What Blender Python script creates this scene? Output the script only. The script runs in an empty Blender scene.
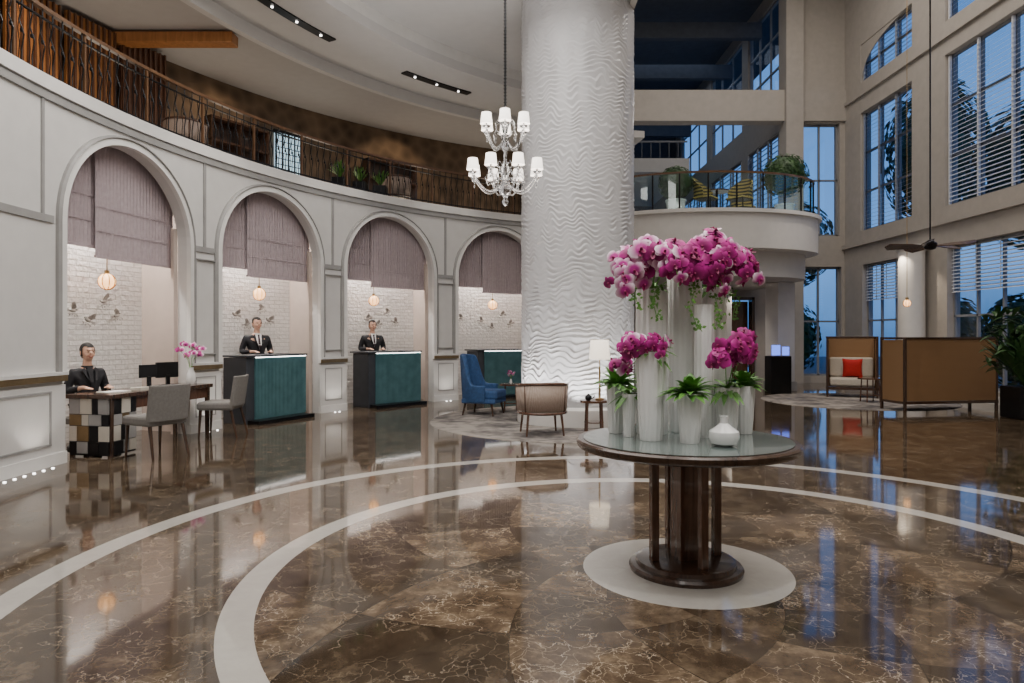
import bpy,bmesh,math,random
import numpy as np
from mathutils import Vector,Matrix
random.seed(7)
S=bpy.context.scene; COL=S.collection
pi=math.pi; rad=math.radians
CX,CY,RW=5.1,6.92,10.05
TX,TY=1.04,4.09
def pt(R,a):
    a=rad(a); return (CX+R*math.cos(a),CY+R*math.sin(a))
# ------------------------------------------------------------ materials
MATS={}
def _in(n,k,v):
    if k in n.inputs: n.inputs[k].default_value=v
def mat(name,col,rough=.5,metal=0,var=.12,scale=6,bump=0,bscale=60,emit=None,es=0,coat=0,trans=0,ior=1.5,kind='noise'):
    if name in MATS: return MATS[name]
    m=bpy.data.materials.new(name); m.use_nodes=True; nt=m.node_tree
    b=nt.nodes['Principled BSDF']
    _in(b,'Roughness',rough);_in(b,'Metallic',metal);_in(b,'Coat Weight',coat);_in(b,'Transmission Weight',trans);_in(b,'IOR',ior)
    tc=nt.nodes.new('ShaderNodeTexCoord')
    if kind=='noise':
        t=nt.nodes.new('ShaderNodeTexNoise'); t.inputs['Scale'].default_value=scale; t.inputs['Detail'].default_value=4; out=t.outputs['Fac']
        nt.links.new(tc.outputs['Object'],t.inputs['Vector'])
    elif kind=='wood':
        mp=nt.nodes.new('ShaderNodeMapping'); mp.inputs['Scale'].default_value=(scale,scale,scale*.12)
        nt.links.new(tc.outputs['Object'],mp.inputs['Vector'])
        t=nt.nodes.new('ShaderNodeTexNoise'); t.inputs['Scale'].default_value=3; t.inputs['Detail'].default_value=6; t.inputs['Distortion'].default_value=1; out=t.outputs['Fac']
        nt.links.new(mp.outputs[0],t.inputs['Vector'])
    elif kind=='weave':
        t=nt.nodes.new('ShaderNodeTexChecker'); t.inputs['Scale'].default_value=scale; out=t.outputs['Fac']
        nt.links.new(tc.outputs['Object'],t.inputs['Vector'])
    elif kind=='cane':
        mp=nt.nodes.new('ShaderNodeMapping'); mp.inputs['Rotation'].default_value=(0,rad(45),0); nt.links.new(tc.outputs['Object'],mp.inputs['Vector'])
        t=nt.nodes.new('ShaderNodeTexChecker'); t.inputs['Scale'].default_value=scale; out=t.outputs['Fac']
        nt.links.new(mp.outputs[0],t.inputs['Vector'])
    elif kind=='stripes':
        t=nt.nodes.new('ShaderNodeTexWave'); t.bands_direction='Z'; t.inputs['Scale'].default_value=scale; out=t.outputs['Fac']
        nt.links.new(tc.outputs['Object'],t.inputs['Vector'])
    elif kind=='spots':
        t=nt.nodes.new('ShaderNodeTexVoronoi'); t.inputs['Scale'].default_value=scale; out=t.outputs['Distance']
        nt.links.new(tc.outputs['Object'],t.inputs['Vector'])
    elif kind=='radial':
        t=nt.nodes.new('ShaderNodeVectorMath'); t.operation='LENGTH'; nt.links.new(tc.outputs['Object'],t.inputs[0])
        q=nt.nodes.new('ShaderNodeMath'); q.operation='MULTIPLY'; q.inputs[1].default_value=scale; nt.links.new(t.outputs['Value'],q.inputs[0]); out=q.outputs[0]
    r=nt.nodes.new('ShaderNodeValToRGB')
    if kind not in('spots',):
        r.color_ramp.elements[0].position=.3;r.color_ramp.elements[1].position=.7
    if isinstance(var,tuple):
        c0,c1=col,var
    else:
        c0=[max(0,c*(1-var)) for c in col]; c1=[min(1,c*(1+var)) for c in col]
    r.color_ramp.elements[0].color=(*c0,1); r.color_ramp.elements[1].color=(*c1,1)
    nt.links.new(out,r.inputs[0]); nt.links.new(r.outputs[0],b.inputs['Base Color'])
    if bump:
        n2=nt.nodes.new('ShaderNodeTexNoise'); n2.inputs['Scale'].default_value=bscale; nt.links.new(tc.outputs['Object'],n2.inputs['Vector'])
        bp=nt.nodes.new('ShaderNodeBump'); bp.inputs['Strength'].default_value=bump; bp.inputs['Distance'].default_value=.01
        nt.links.new(n2.outputs['Fac'] if kind not in('weave','cane') else out,bp.inputs['Height']); nt.links.new(bp.outputs[0],b.inputs['Normal'])
    if emit:
        _in(b,'Emission Color',(*emit,1));_in(b,'Emission Strength',es)
    MATS[name]=m; return m
def glassmat(name,fac=.08,tint=(1,1,1)):
    m=bpy.data.materials.new(name); m.use_nodes=True; nt=m.node_tree
    for n in list(nt.nodes):
        if n.type!='OUTPUT_MATERIAL': nt.nodes.remove(n)
    o=nt.nodes['Material Output']; t=nt.nodes.new('ShaderNodeBsdfTransparent'); t.inputs[0].default_value=(*tint,1)
    g=nt.nodes.new('ShaderNodeBsdfGlossy'); g.inputs['Roughness'].default_value=.03
    mx=nt.nodes.new('ShaderNodeMixShader'); mx.inputs[0].default_value=fac
    nt.links.new(t.outputs[0],mx.inputs[1]);nt.links.new(g.outputs[0],mx.inputs[2]);nt.links.new(mx.outputs[0],o.inputs[0])
    MATS[name]=m; return m
W=mat('plaster_wall',(.64,.63,.615),.75,var=.03,bump=.05,bscale=120)
TRIMW=mat('trim_white',(.76,.75,.73),.5,var=.03)
GREY=mat('grey_trim',(.32,.315,.31),.5,var=.08)
BRONZE=mat('bronze_band',(.30,.22,.12),.35,metal=.8,var=.15)
BEIGE=mat('beige_wall',(.44,.405,.365),.8,var=.05,bump=.04,bscale=100)
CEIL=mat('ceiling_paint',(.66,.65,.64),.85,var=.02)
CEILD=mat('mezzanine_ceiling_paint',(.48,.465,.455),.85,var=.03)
WOODD=mat('dark_wood',(.035,.018,.012),.25,var=(.08,.042,.026),scale=9,kind='wood',coat=.4)
WOODR=mat('walnut_wood',(.07,.031,.018),.22,var=(.15,.07,.042),scale=9,kind='wood',coat=.5)
AMBER=mat('amber_wood',(.32,.13,.04),.4,var=(.50,.22,.075),scale=5,kind='wood')
BLACKM=mat('black_metal',(.02,.02,.022),.35,metal=.7,var=.1)
BRASS=mat('brass',(.45,.30,.13),.3,metal=.9,var=.1)
RAILW=mat('handrail_wood',(.11,.055,.028),.3,var=(.19,.10,.05),scale=5)
CERAM=mat('white_ceramic',(.90,.90,.89),.18,var=.02,coat=.6)
MAUVE=mat('mauve_fabric',(.42,.35,.37),.9,var=.08,scale=20,bump=.1,bscale=300)
JAMB=mat('jamb_panel',(.52,.43,.38),.6,var=.04)
GREYF=mat('grey_fabric',(.21,.20,.19),.9,var=.1,scale=40,bump=.2,bscale=300)
BLUEF=mat('blue_velvet',(.03,.085,.22),.75,var=.2,scale=20)
TEAL=mat('teal_panel',(.055,.14,.16),.35,var=(.10,.215,.235),scale=5)
DARKP=mat('charcoal_laminate',(.045,.05,.06),.4,var=.15)
STONE=mat('pale_inlay_stone',(.62,.58,.51),.2,var=.05)
SUIT=mat('black_suit',(.014,.014,.018),.8,var=.2,scale=60)
SHIRT=mat('white_shirt',(.8,.8,.8),.8,var=.03)
TIE=mat('dark_tie',(.03,.012,.02),.6,var=.2)
SKIN=mat('skin',(.66,.40,.29),.5,var=.05)
HAIR=mat('black_hair',(.010,.007,.006),.75,var=.3,scale=60)
EYEM=mat('dark_eye',(.02,.012,.01),.15,var=.1)
LIPM=mat('lip',(.42,.11,.10),.5,var=.1)
MAG=mat('orchid_magenta',(.26,.004,.12),.5,var=(.55,.012,.29),scale=14,kind='radial')
PINK=mat('orchid_pink_white',(.50,.02,.28),.5,var=(.95,.74,.87),scale=13.5,kind='radial')
LIP=mat('orchid_lip',(.25,.0,.08),.5,var=.2)
GREEN=mat('leaf_green',(.07,.22,.03),.45,var=(.18,.40,.08),scale=14)
GREEND=mat('leaf_dark_green',(.015,.055,.015),.5,var=(.05,.12,.03),scale=9)
WICK=mat('wicker_weave',(.20,.105,.045),.6,var=(.36,.21,.10),scale=70,kind='cane',bump=.4)
CANE=mat('cane_panel',(.36,.27,.22),.6,var=(.52,.42,.36),scale=90,kind='cane',bump=.3)
CREAM=mat('cream_cushion',(.48,.44,.38),.9,var=.06,scale=30,bump=.1,bscale=200)
RED=mat('red_cushion',(.42,.010,.010),.85,var=.1,scale=30)
SHADE=mat('lit_shade',(.9,.85,.78),.8,var=.02,emit=(1,.86,.68),es=1.4)
SHADEC=mat('lit_chandelier_shade',(.95,.92,.9),.7,var=.02,emit=(1,.89,.78),es=2.2)
BULB=mat('warm_globe',(.9,.6,.35),.4,var=.02,emit=(1,.50,.20),es=3.4)
LED=mat('white_led',(.9,.9,.9),.4,var=.02,emit=(1,.95,.90),es=8)
CGLASS=mat('chandelier_glass',(.97,.98,1),.03,var=.01,trans=.95,ior=1.45)
GL=glassmat('window_glass',.05); RG=glassmat('rail_glass',.08,(.85,.95,.95)); TG=mat('table_glass',(.16,.21,.20),.04,var=.05,coat=1)
STONEW=mat('rough_stone',(.055,.036,.022),.8,var=(.20,.135,.085),scale=3.5,kind='spots',bump=.6,bscale=8)
BLIND=mat('louvre_white',(.72,.73,.75),.6,var=.03)
BLINDG=mat('louvre_grey',(.40,.41,.43),.6,var=.03)
FRAME=mat('window_frame_grey',(.26,.27,.29),.4,var=.05)
NAVY=mat('slate_ceiling',(.10,.115,.145),.8,var=.1)
PAPER=mat('paper',(.8,.8,.78),.8,var=.02)
SCREEN=mat('blue_screen',(.05,.1,.4),.3,var=.1,emit=(.12,.22,1),es=2.0)
LITWIN=mat('lit_slat_window',(.6,.8,.9),.5,var=.1,emit=(.6,.85,1),es=1.0)
YEL=mat('striped_yellow_weave',(.03,.025,.02),.6,var=(.50,.36,.10),scale=4,kind='stripes')
BIRD=mat('pewter_bird',(.46,.44,.41),.4,metal=.4,var=.3,scale=20)

# ------------------------------------------------------------ mesh builder
class M:
    def __init__(s): s.v=[];s.f=[];s.mi=[]
    def add(s,v,f,mi=0,tf=None):
        o=len(s.v)
        if tf is not None: v=[tuple(tf@Vector(p)) for p in v]
        s.v+= [tuple(p) for p in v]; s.f+=[tuple(i+o for i in q) for q in f]; s.mi+=[mi]*len(f); return s
    def box(s,c,d,rz=0,mi=0,taper=1):
        x,y,z=d[0]/2,d[1]/2,d[2]/2
        v=[(-x*taper,-y*taper,-z),(x*taper,-y*taper,-z),(x*taper,y*taper,-z),(-x*taper,y*taper,-z),(-x,-y,z),(x,-y,z),(x,y,z),(-x,y,z)]
        f=[(0,3,2,1),(4,5,6,7),(0,1,5,4),(1,2,6,5),(2,3,7,6),(3,0,4,7)]
        return s.add(v,f,mi,Matrix.Translation(c)@Matrix.Rotation(rz,4,'Z'))
    def lathe(s,prof,c=(0,0,0),n=32,mi=0,flute=0,nf=12,sy=1,cap=True):
        v=[];f=[]
        for r,z in prof:
            for i in range(n):
                a=2*pi*i/n; rr=r*(1+flute*math.cos(nf*a)); v.append((c[0]+rr*math.cos(a),c[1]+rr*sy*math.sin(a),c[2]+z))
        for j in range(len(prof)-1):
            for i in range(n):
                k=(i+1)%n; f.append((j*n+i,j*n+k,(j+1)*n+k,(j+1)*n+i))
        if cap:
            f.append(tuple(range(n))[::-1]); f.append(tuple((len(prof)-1)*n+i for i in range(n)))
        return s.add(v,f,mi)
    def cyl(s,c,r,h,n=24,mi=0,r2=None):
        return s.lathe([(r,0),(r if r2 is None else r2,h)],c,n,mi)
    def tube(s,pts,r,n=8,mi=0):
        P=[Vector(p) for p in pts]; v=[];f=[]
        for i,p in enumerate(P):
            d=(P[min(i+1,len(P)-1)]-P[max(i-1,0)]).normalized()
            up=Vector((0,0,1)) if abs(d.z)<.9 else Vector((1,0,0))
            a=d.cross(up).normalized(); b=d.cross(a).normalized()
            rr=r[i] if isinstance(r,(list,tuple)) else r
            for k in range(n):
                t=2*pi*k/n; q=p+a*rr*math.cos(t)+b*rr*math.sin(t); v.append(tuple(q))
        for j in range(len(P)-1):
            for k in range(n):
                l=(k+1)%n; f.append((j*n+k,j*n+l,(j+1)*n+l,(j+1)*n+k))
        f.append(tuple(range(n))[::-1]); f.append(tuple((len(P)-1)*n+k for k in range(n)))
        return s.add(v,f,mi)
    def ell(s,c,r,n=16,m=10,mi=0,tf=None):
        v=[(0,0,-1)];f=[]
        for j in range(1,m):
            b=-pi/2+pi*j/m
            for i in range(n):
                a=2*pi*i/n; v.append((math.cos(b)*math.cos(a),math.cos(b)*math.sin(a),math.sin(b)))
        v.append((0,0,1)); L=len(v)-1
        for i in range(n):
            k=(i+1)%n; f.append((0,1+k,1+i)); f.append((L,L-n+i,L-n+k))
        for j in range(m-2):
            for i in range(n):
                k=(i+1)%n; f.append((1+j*n+i,1+j*n+k,1+(j+1)*n+k,1+(j+1)*n+i))
        T=Matrix.Translation(c)@(tf if tf is not None else Matrix())@Matrix.Diagonal((*r,1))
        return s.add(v,f,mi,T)
    def pillow(s,c,w,h,t,n=12,mi=0):
        v=[];f=[]
        for sgn in(1,-1):
            o=len(v)
            for i in range(n+1):
                for j in range(n+1):
                    x=-1+2*i/n;z=-1+2*j/n; k=(1-abs(x)**3)*(1-abs(z)**3); pin=1-.10*(abs(x)**4*(1-z*z)+abs(z)**4*(1-x*x))
                    v.append((c[0]+w/2*x*pin,c[1]+sgn*t/2*max(0,k)**.6,c[2]+h/2*z*pin))
            for i in range(n):
                for j in range(n):
                    a=o+i*(n+1)+j; q=(a,a+1,a+n+2,a+n+1); f.append(q if sgn>0 else q[::-1])
        return s.add(v,f,mi)
    def prism(s,poly,z0,z1,mi=0):
        n=len(poly); v=[(x,y,z0) for x,y in poly]+[(x,y,z1) for x,y in poly]
        f=[tuple(range(n))[::-1],tuple(range(n,2*n))]+[(i,(i+1)%n,(i+1)%n+n,i+n) for i in range(n)]
        return s.add(v,f,mi)
    def arc(s,R0,R1,a0,a1,z0,z1,n=40,mi=0):
        v=[];f=[]
        for i in range(n+1):
            a=a0+(a1-a0)*i/n
            p=pt(R0,a);q=pt(R1,a); v+=[(*p,z0),(*q,z0),(*q,z1),(*p,z1)]
        for i in range(n):
            o=4*i
            for k in range(4): l=(k+1)%4; f.append((o+k,o+l,o+4+l,o+4+k))
        f.append((0,1,2,3)[::-1]); f.append((4*n,4*n+1,4*n+2,4*n+3))
        return s.add(v,f,mi)
    def shell(s,r,th,a0,a1,zb,zt,sy=1,lean=0,n=20,c=(0,0,0),mi=0):
        v=[];f=[]
        for i in range(n+1):
            t=i/n;a=rad(a0+(a1-a0)*t);z1=zt(t);ln=1+lean
            for rr,z,k in((r,zb,1),(r,z1,ln),(r-th,z1,ln),(r-th,zb,1)):
                v.append((c[0]+rr*k*math.cos(a),c[1]+rr*k*sy*math.sin(a),c[2]+z))
        for i in range(n):
            o=4*i
            for k in range(4): l=(k+1)%4; f.append((o+k,o+l,o+4+l,o+4+k))
        f.append((3,2,1,0)); f.append((4*n,4*n+1,4*n+2,4*n+3))
        return s.add(v,f,mi)
    def obj(s,name,mats,parent=None,loc=(0,0,0),rz=0,bev=0,smooth=False,label=None,kind=None,cat=None,group=None,sub=0):
        me=bpy.data.meshes.new(name); me.from_pydata(s.v,[],s.f)
        if not isinstance(mats,(list,tuple)): mats=[mats]
        for m in mats: me.materials.append(m)
        me.polygons.foreach_set('material_index',s.mi)
        bm=bmesh.new();bm.from_mesh(me);bmesh.ops.recalc_face_normals(bm,faces=bm.faces);bm.to_mesh(me);bm.free()
        if smooth: me.polygons.foreach_set('use_smooth',[True]*len(me.polygons))
        o=bpy.data.objects.new(name,me); COL.objects.link(o); o.location=loc; o.rotation_euler=(0,0,rz)
        if smooth=='auto' :
            try: me.set_sharp_from_angle(angle=rad(40))
            except Exception: pass
        if bev:
            b=o.modifiers.new('bevel','BEVEL'); b.width=bev;b.segments=2;b.limit_method='ANGLE'
        if parent: o.parent=parent
        if label: o['label']=label
        if kind: o['kind']=kind
        if cat: o['category']=cat
        if group: o['group']=group
        return o
def thing(name,label,cat,loc=(0,0,0),rz=0,group=None):
    e=bpy.data.objects.new(name,None); e.empty_display_size=.2; COL.objects.link(e); e.location=loc; e.rotation_euler=(0,0,rz)
    e['label']=label;e['category']=cat
    if group: e['group']=group
    return e
def copything(o,loc,rz=None,label=None,scale=None,group=None):
    def rec(src,par):
        c=src.copy(); COL.objects.link(c); c.parent=par
        for ch in src.children: rec(ch,c)
        return c
    c=rec(o,None); c.location=loc
    if rz is not None: c.rotation_euler=(0,0,rz)
    if label: c['label']=label
    if group: c['group']=group
    return c
def struct(m,name,mats,**k): return m.obj(name,mats,kind='structure',**k)
# ------------------------------------------------------------ floor
def floor_material():
    m=bpy.data.materials.new('polished_marble_floor'); m.use_nodes=True; nt=m.node_tree; b=nt.nodes['Principled BSDF']
    def mt(op,a,c=None,d=None):
        n=nt.nodes.new('ShaderNodeMath'); n.operation=op
        for i,x in enumerate((a,c,d)):
            if x is None: continue
            if isinstance(x,(int,float)): n.inputs[i].default_value=x
            else: nt.links.new(x,n.inputs[i])
        return n.outputs[0]
    def mixc(f,a,c,bt='MIX'):
        n=nt.nodes.new('ShaderNodeMixRGB'); n.blend_type=bt
        for i,x in enumerate((f,a,c)):
            if isinstance(x,(int,float)): n.inputs[i].default_value=x
            elif isinstance(x,tuple): n.inputs[i].default_value=(*x,1)
            else: nt.links.new(x,n.inputs[i])
        return n.outputs[0]
    g=nt.nodes.new('ShaderNodeNewGeometry'); sp=nt.nodes.new('ShaderNodeSeparateXYZ'); nt.links.new(g.outputs['Position'],sp.inputs[0])
    X,Y=sp.outputs[0],sp.outputs[1]
    dx=mt('SUBTRACT',X,TX);dy=mt('SUBTRACT',Y,TY)
    r=mt('SQRT',mt('ADD',mt('MULTIPLY',dx,dx),mt('MULTIPLY',dy,dy)))
    th=mt('ARCTAN2',dy,dx)
    def ring(rr,a,c): return mt('MULTIPLY',mt('GREATER_THAN',rr,a),mt('LESS_THAN',rr,c))
    cream=mt('ADD',mt('ADD',mt('LESS_THAN',r,.61),ring(r,2.42,2.59)),ring(r,3.63,3.81))
    N=9
    L=mt('MULTIPLY',mt('LOGARITHM',mt('ADD',r,.02),math.e),1.5)
    t=mt('MULTIPLY',th,N/(2*pi))
    a=mt('ADD',t,L); c=mt('SUBTRACT',t,L)
    chk=mt('FLOORED_MODULO',mt('ADD',mt('FLOOR',a),mt('FLOOR',c)),2)
    inside=mt('LESS_THAN',r,2.42)
    j1=mt('MAXIMUM',mt('LESS_THAN',mt('FRACT',a),.009),mt('LESS_THAN',mt('FRACT',c),.009))
    ux=mt('DIVIDE',X,.9); uy=mt('DIVIDE',Y,.9)
    j2=mt('MAXIMUM',mt('LESS_THAN',mt('FRACT',ux),.006),mt('LESS_THAN',mt('FRACT',uy),.006))
    wn=nt.nodes.new('ShaderNodeTexWhiteNoise'); wn.noise_dimensions='2D'
    cb=nt.nodes.new('ShaderNodeCombineXYZ')
    sel=lambda p,q: mt('ADD',mt('MULTIPLY',inside,p),mt('MULTIPLY',mt('SUBTRACT',1,inside),q))
    cx=sel(mt('FLOOR',a),mt('FLOOR',ux)); cy=sel(mt('FLOOR',c),mt('FLOOR',uy))
    nt.links.new(cx,cb.inputs[0]);nt.links.new(cy,cb.inputs[1]);nt.links.new(cb.outputs[0],wn.inputs['Vector'])
    joint=sel(j1,j2)
    off=nt.nodes.new('ShaderNodeVectorMath'); off.operation='MULTIPLY_ADD'; nt.links.new(wn.outputs['Color'],off.inputs[0]); off.inputs[1].default_value=(7,7,7); nt.links.new(g.outputs['Position'],off.inputs[2])
    def noise(scale,detail,rough=.5,dist=0):
        n=nt.nodes.new('ShaderNodeTexNoise'); n.inputs['Scale'].default_value=scale;n.inputs['Detail'].default_value=detail;n.inputs['Roughness'].default_value=rough;n.inputs['Distortion'].default_value=dist
        nt.links.new(off.outputs[0],n.inputs['Vector']); return n.outputs['Fac']
    n1=noise(5.5,12,.74,.25)
    cr=nt.nodes.new('ShaderNodeValToRGB'); e=cr.color_ramp.elements
    e[0].position=.33;e[0].color=(.032,.021,.014,1);e[1].position=.76;e[1].color=(.24,.18,.12,1)
    k=e.new(.52);k.color=(.085,.059,.038,1)
    nt.links.new(n1,cr.inputs[0])
    nz=nt.nodes.new('ShaderNodeTexNoise'); nz.inputs['Scale'].default_value=6;nz.inputs['Detail'].default_value=7; nt.links.new(off.outputs[0],nz.inputs['Vector'])
    def veins(sc,th_,wp,gate,gt=.5):
        w=nt.nodes.new('ShaderNodeVectorMath'); w.operation='MULTIPLY_ADD'; nt.links.new(nz.outputs['Color'],w.inputs[0]); w.inputs[1].default_value=(wp,wp,wp); nt.links.new(off.outputs[0],w.inputs[2])
        vo=nt.nodes.new('ShaderNodeTexVoronoi'); vo.feature='DISTANCE_TO_EDGE'; vo.inputs['Scale'].default_value=sc; nt.links.new(w.outputs[0],vo.inputs['Vector'])
        return mt('MULTIPLY',mt('LESS_THAN',vo.outputs['Distance'],th_),mt('GREATER_THAN',noise(gate,3),gt))
    col=mixc(mt('MULTIPLY',veins(11,.018,.22,3.1,.50),.42),cr.outputs[0],(.34,.27,.19))
    col=mixc(mt('MULTIPLY',veins(5,.009,.35,1.9,.50),.55),col,(.46,.38,.29))
    tone=sel(mt('ADD',.72,mt('ADD',mt('MULTIPLY',chk,.50),mt('MULTIPLY',wn.outputs['Value'],.30))),mt('ADD',.78,mt('MULTIPLY',wn.outputs['Value'],.45)))
    tn=nt.nodes.new('ShaderNodeCombineXYZ')
    for i in range(3): nt.links.new(tone,tn.inputs[i])
    col=mixc(1.0,col,tn.outputs[0],'MULTIPLY')
    col=mixc(mt('MULTIPLY',joint,.6),col,(.018,.013,.01))
    cm=mixc(n1,(.38,.355,.325),(.58,.55,.50))
    col=mixc(cream,col,cm)
    nt.links.new(col,b.inputs['Base Color'])
    _in(b,'Roughness',.06);_in(b,'IOR',1.6)
    return m
FL=floor_material()
m=M(); m.add([(-9,-6,0),(10.3,-6,0),(10.3,35,0),(-9,35,0)],[(0,1,2,3)]); m.add([(-9,-6,-.1),(10.3,-6,-.1),(10.3,35,-.1),(-9,35,-.1)],[(3,2,1,0)])
struct(m,'floor',FL)
def rugmat(name):
    m=bpy.data.materials.new(name);m.use_nodes=True;nt=m.node_tree;b=nt.nodes['Principled BSDF'];_in(b,'Roughness',.85)
    tc=nt.nodes.new('ShaderNodeTexCoord');v=nt.nodes.new('ShaderNodeTexVoronoi');v.inputs['Scale'].default_value=1.7;nt.links.new(tc.outputs['Object'],v.inputs['Vector'])
    n=nt.nodes.new('ShaderNodeTexNoise');n.inputs['Scale'].default_value=6;n.inputs['Detail'].default_value=6;nt.links.new(tc.outputs['Object'],n.inputs['Vector'])
    a=nt.nodes.new('ShaderNodeMath');a.operation='MULTIPLY_ADD';nt.links.new(v.outputs['Distance'],a.inputs[0]);a.inputs[1].default_value=.55;nt.links.new(n.outputs['Fac'],a.inputs[2])
    r=nt.nodes.new('ShaderNodeValToRGB');e=r.color_ramp.elements;e[0].position=.55;e[0].color=(.08,.072,.07,1);e[1].position=.95;e[1].color=(.34,.31,.28,1);k=e.new(.75);k.color=(.19,.172,.16,1)
    nt.links.new(a.outputs[0],r.inputs[0]);nt.links.new(r.outputs[0],b.inputs['Base Color']);return m
RUG=rugmat('patterned_grey_rug')
M().lathe([(1.0,.0),(1.0,.010),(2.38,.010),(2.40,0)],n=96,cap=False).obj('round_rug',RUG,loc=(1.07,11.2,0),label='round grey patterned rug around the white column',cat='rug')
M().lathe([(.01,0),(.01,.010),(1.88,.010),(1.90,0)],n=72).obj('round_rug',RUG,loc=(7.3,14.5,0),label='round grey patterned rug under rattan sofas',cat='rug')
RZ=.010
# ------------------------------------------------------------ curved arcade wall
AC=[170.5,154.5,138.5,122.5]; HA=6.2; AR=RW*math.sin(rad(HA)); SP=2.66; TOP=4.0; WT=.17
def arcade(R0,R1):
    m=M(); segs=[]
    def lo(a,c): 
        s=RW*math.sin(rad(a-c)); return SP+math.sqrt(max(0,AR*AR-s*s))
    cur=215.0
    for c in AC:
        n=max(2,int((cur-(c+HA))/1.5)); 
        for i in range(n): segs.append((cur+(c+HA-cur)*i/n,cur+(c+HA-cur)*(i+1)/n,0,0,0))
        an=[math.degrees(math.asin(AR*math.cos(pi*k/28)/RW)) for k in range(29)]
        for k in range(28): segs.append((c+an[k],c+an[k+1],lo(c+an[k],c),lo(c+an[k+1],c),1))
        cur=c-HA
    n=10
    for i in range(n): segs.append((cur+(104-cur)*i/n,cur+(104-cur)*(i+1)/n,0,0,0))
    for a,b,za,zb,arch in segs:
        p0,p1,q0,q1=pt(R0,a),pt(R0,b),pt(R1,a),pt(R1,b)
        v=[(*p0,za),(*p1,zb),(*p1,TOP),(*p0,TOP),(*q0,za),(*q1,zb),(*q1,TOP),(*q0,TOP)]
        f=[(0,1,2,3),(7,6,5,4),(3,2,6,7)]
        if arch: f.append((1,0,4,5))
        m.add(v,f)
    for c in AC:
        for a in(c+HA,c-HA):
            p,q=pt(R0,a),pt(R1,a); m.add([(*p,0),(*q,0),(*q,SP),(*p,SP)],[(0,1,2,3)])
    p,q=pt(R0,104),pt(R1,104); m.add([(*p,0),(*q,0),(*q,TOP),(*p,TOP)],[(0,1,2,3)])
    return m
struct(arcade(RW,RW+WT),'wall_left',W)
tn=1
def archtrim(c,w,prot,r0):
    m=M()
    pts=[(-(r0),0.9),(-(r0),SP)]+[(-r0*math.cos(pi*k/28),SP+r0*math.sin(pi*k/28)) for k in range(1,28)]+[(r0,SP),(r0,.9)]
    out=[(-(r0+w),0.9),(-(r0+w),SP)]+[(-(r0+w)*math.cos(pi*k/28),SP+(r0+w)*math.sin(pi*k/28)) for k in range(1,28)]+[((r0+w),SP),((r0+w),.9)]
    v=[];f=[]
    def P(s,z,R): return (*pt(R,c-math.degrees(s/RW)),z)
    for (s,z),(s2,z2) in zip(pts,out):
        v+=[P(s,z,RW+.02),P(s,z,RW-prot),P(s2,z2,RW-prot*.6),P(s2,z2,RW+.02)]
    for i in range(len(pts)-1):
        o=4*i
        for k in range(4): l=(k+1)%4; f.append((o+k,o+l,o+4+l,o+4+k))
    f.append((0,1,2,3));o=4*(len(pts)-1);f.append((o+3,o+2,o+1,o))
    m.add(v,f); return m
for c in AC:
    struct(archtrim(c,.09,.05,AR),'trim_%d'%tn,TRIMW); tn+=1
    struct(archtrim(c,.025,.062,AR+.09),'trim_%d'%tn,GREY); tn+=1
piers=[(205,AC[0]+HA)]+[(AC[i]-HA,AC[i+1]+HA) for i in range(3)]+[(AC[3]-HA,104)]
m=M(); mb=M(); mg=M(); bb=M()
for a0,a1 in piers:
    n=max(2,int(abs(a0-a1)/2))
    m.arc(RW-.03,RW+.02,a0,a1,0.12,.86,n); mb.arc(RW-.06,RW+.02,a0,a1,.90,.965,n)
    m.arc(RW-.07,RW+.02,a0,a1,.965,1.0,n); bb.arc(RW-.05,RW+.02,a0,a1,0,.13,n)
    if abs(a0-a1)>6:
        mg.arc(RW-.02,RW+.02,a0 if a0>180 else a0-1.,a1+.9 if a0>180 else a1,2.60,2.68,n)
        k=a1+1.3
        for q in range(3):
            if a0>180:
                b0=k+q*8; b1=b0+7.3
                for z0,z1 in((.22,.80),):
                    mg.arc(RW-.045,RW,b0,b0+.12,z0,z1,1);mg.arc(RW-.045,RW,b1-.12,b1,z0,z1,1);mg.arc(RW-.045,RW,b0,b1,z0,z0+.02,5);mg.arc(RW-.045,RW,b0,b1,z1-.02,z1,5)
    else:
        b0,b1=a0-.65,a1+.65
        for z0,z1 in((.22,.80),(1.12,2.5)):
            mg.arc(RW-.04,RW,b0,b0-.08,z0,z1,1);mg.arc(RW-.04,RW,b1+.08,b1,z0,z1,1);mg.arc(RW-.04,RW,b0,b1,z0,z0+.015,3);mg.arc(RW-.04,RW,b0,b1,z1-.015,z1,3)
        mg.arc(RW-.02,RW+.02,a0-.65,a1+.65,2.60,2.68,3)
struct(m,'trim_%d'%tn,W);tn+=1
struct(mb,'trim_%d'%tn,BRONZE);tn+=1
struct(mg,'trim_%d'%tn,GREY);tn+=1
struct(bb,'baseboard_left',TRIMW)
m=M(); m.arc(RW-.03,RW+.02,210,104,3.90,3.98,60); struct(m,'trim_%d'%tn,GREY);tn+=1
m=M(); m.arc(RW-.05,RW+.1,210,104,4.0,4.15,60); struct(m,'trim_%d'%tn,TRIMW);tn+=1
m=M()
for c in AC[:-1]:
    a=c-8
    m.arc(RW-.02,RW+.02,a+.13,a-.13,2.68,3.90,1)
m.arc(RW-.02,RW+.02,AC[0]+7.9,AC[0]+8.12,2.68,3.90,1)
struct(m,'trim_%d'%tn,GREY);tn+=1
fl=M(); fl.lathe([(.014,0),(.014,.008),(.009,.010)],n=12)
fo=None
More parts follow.
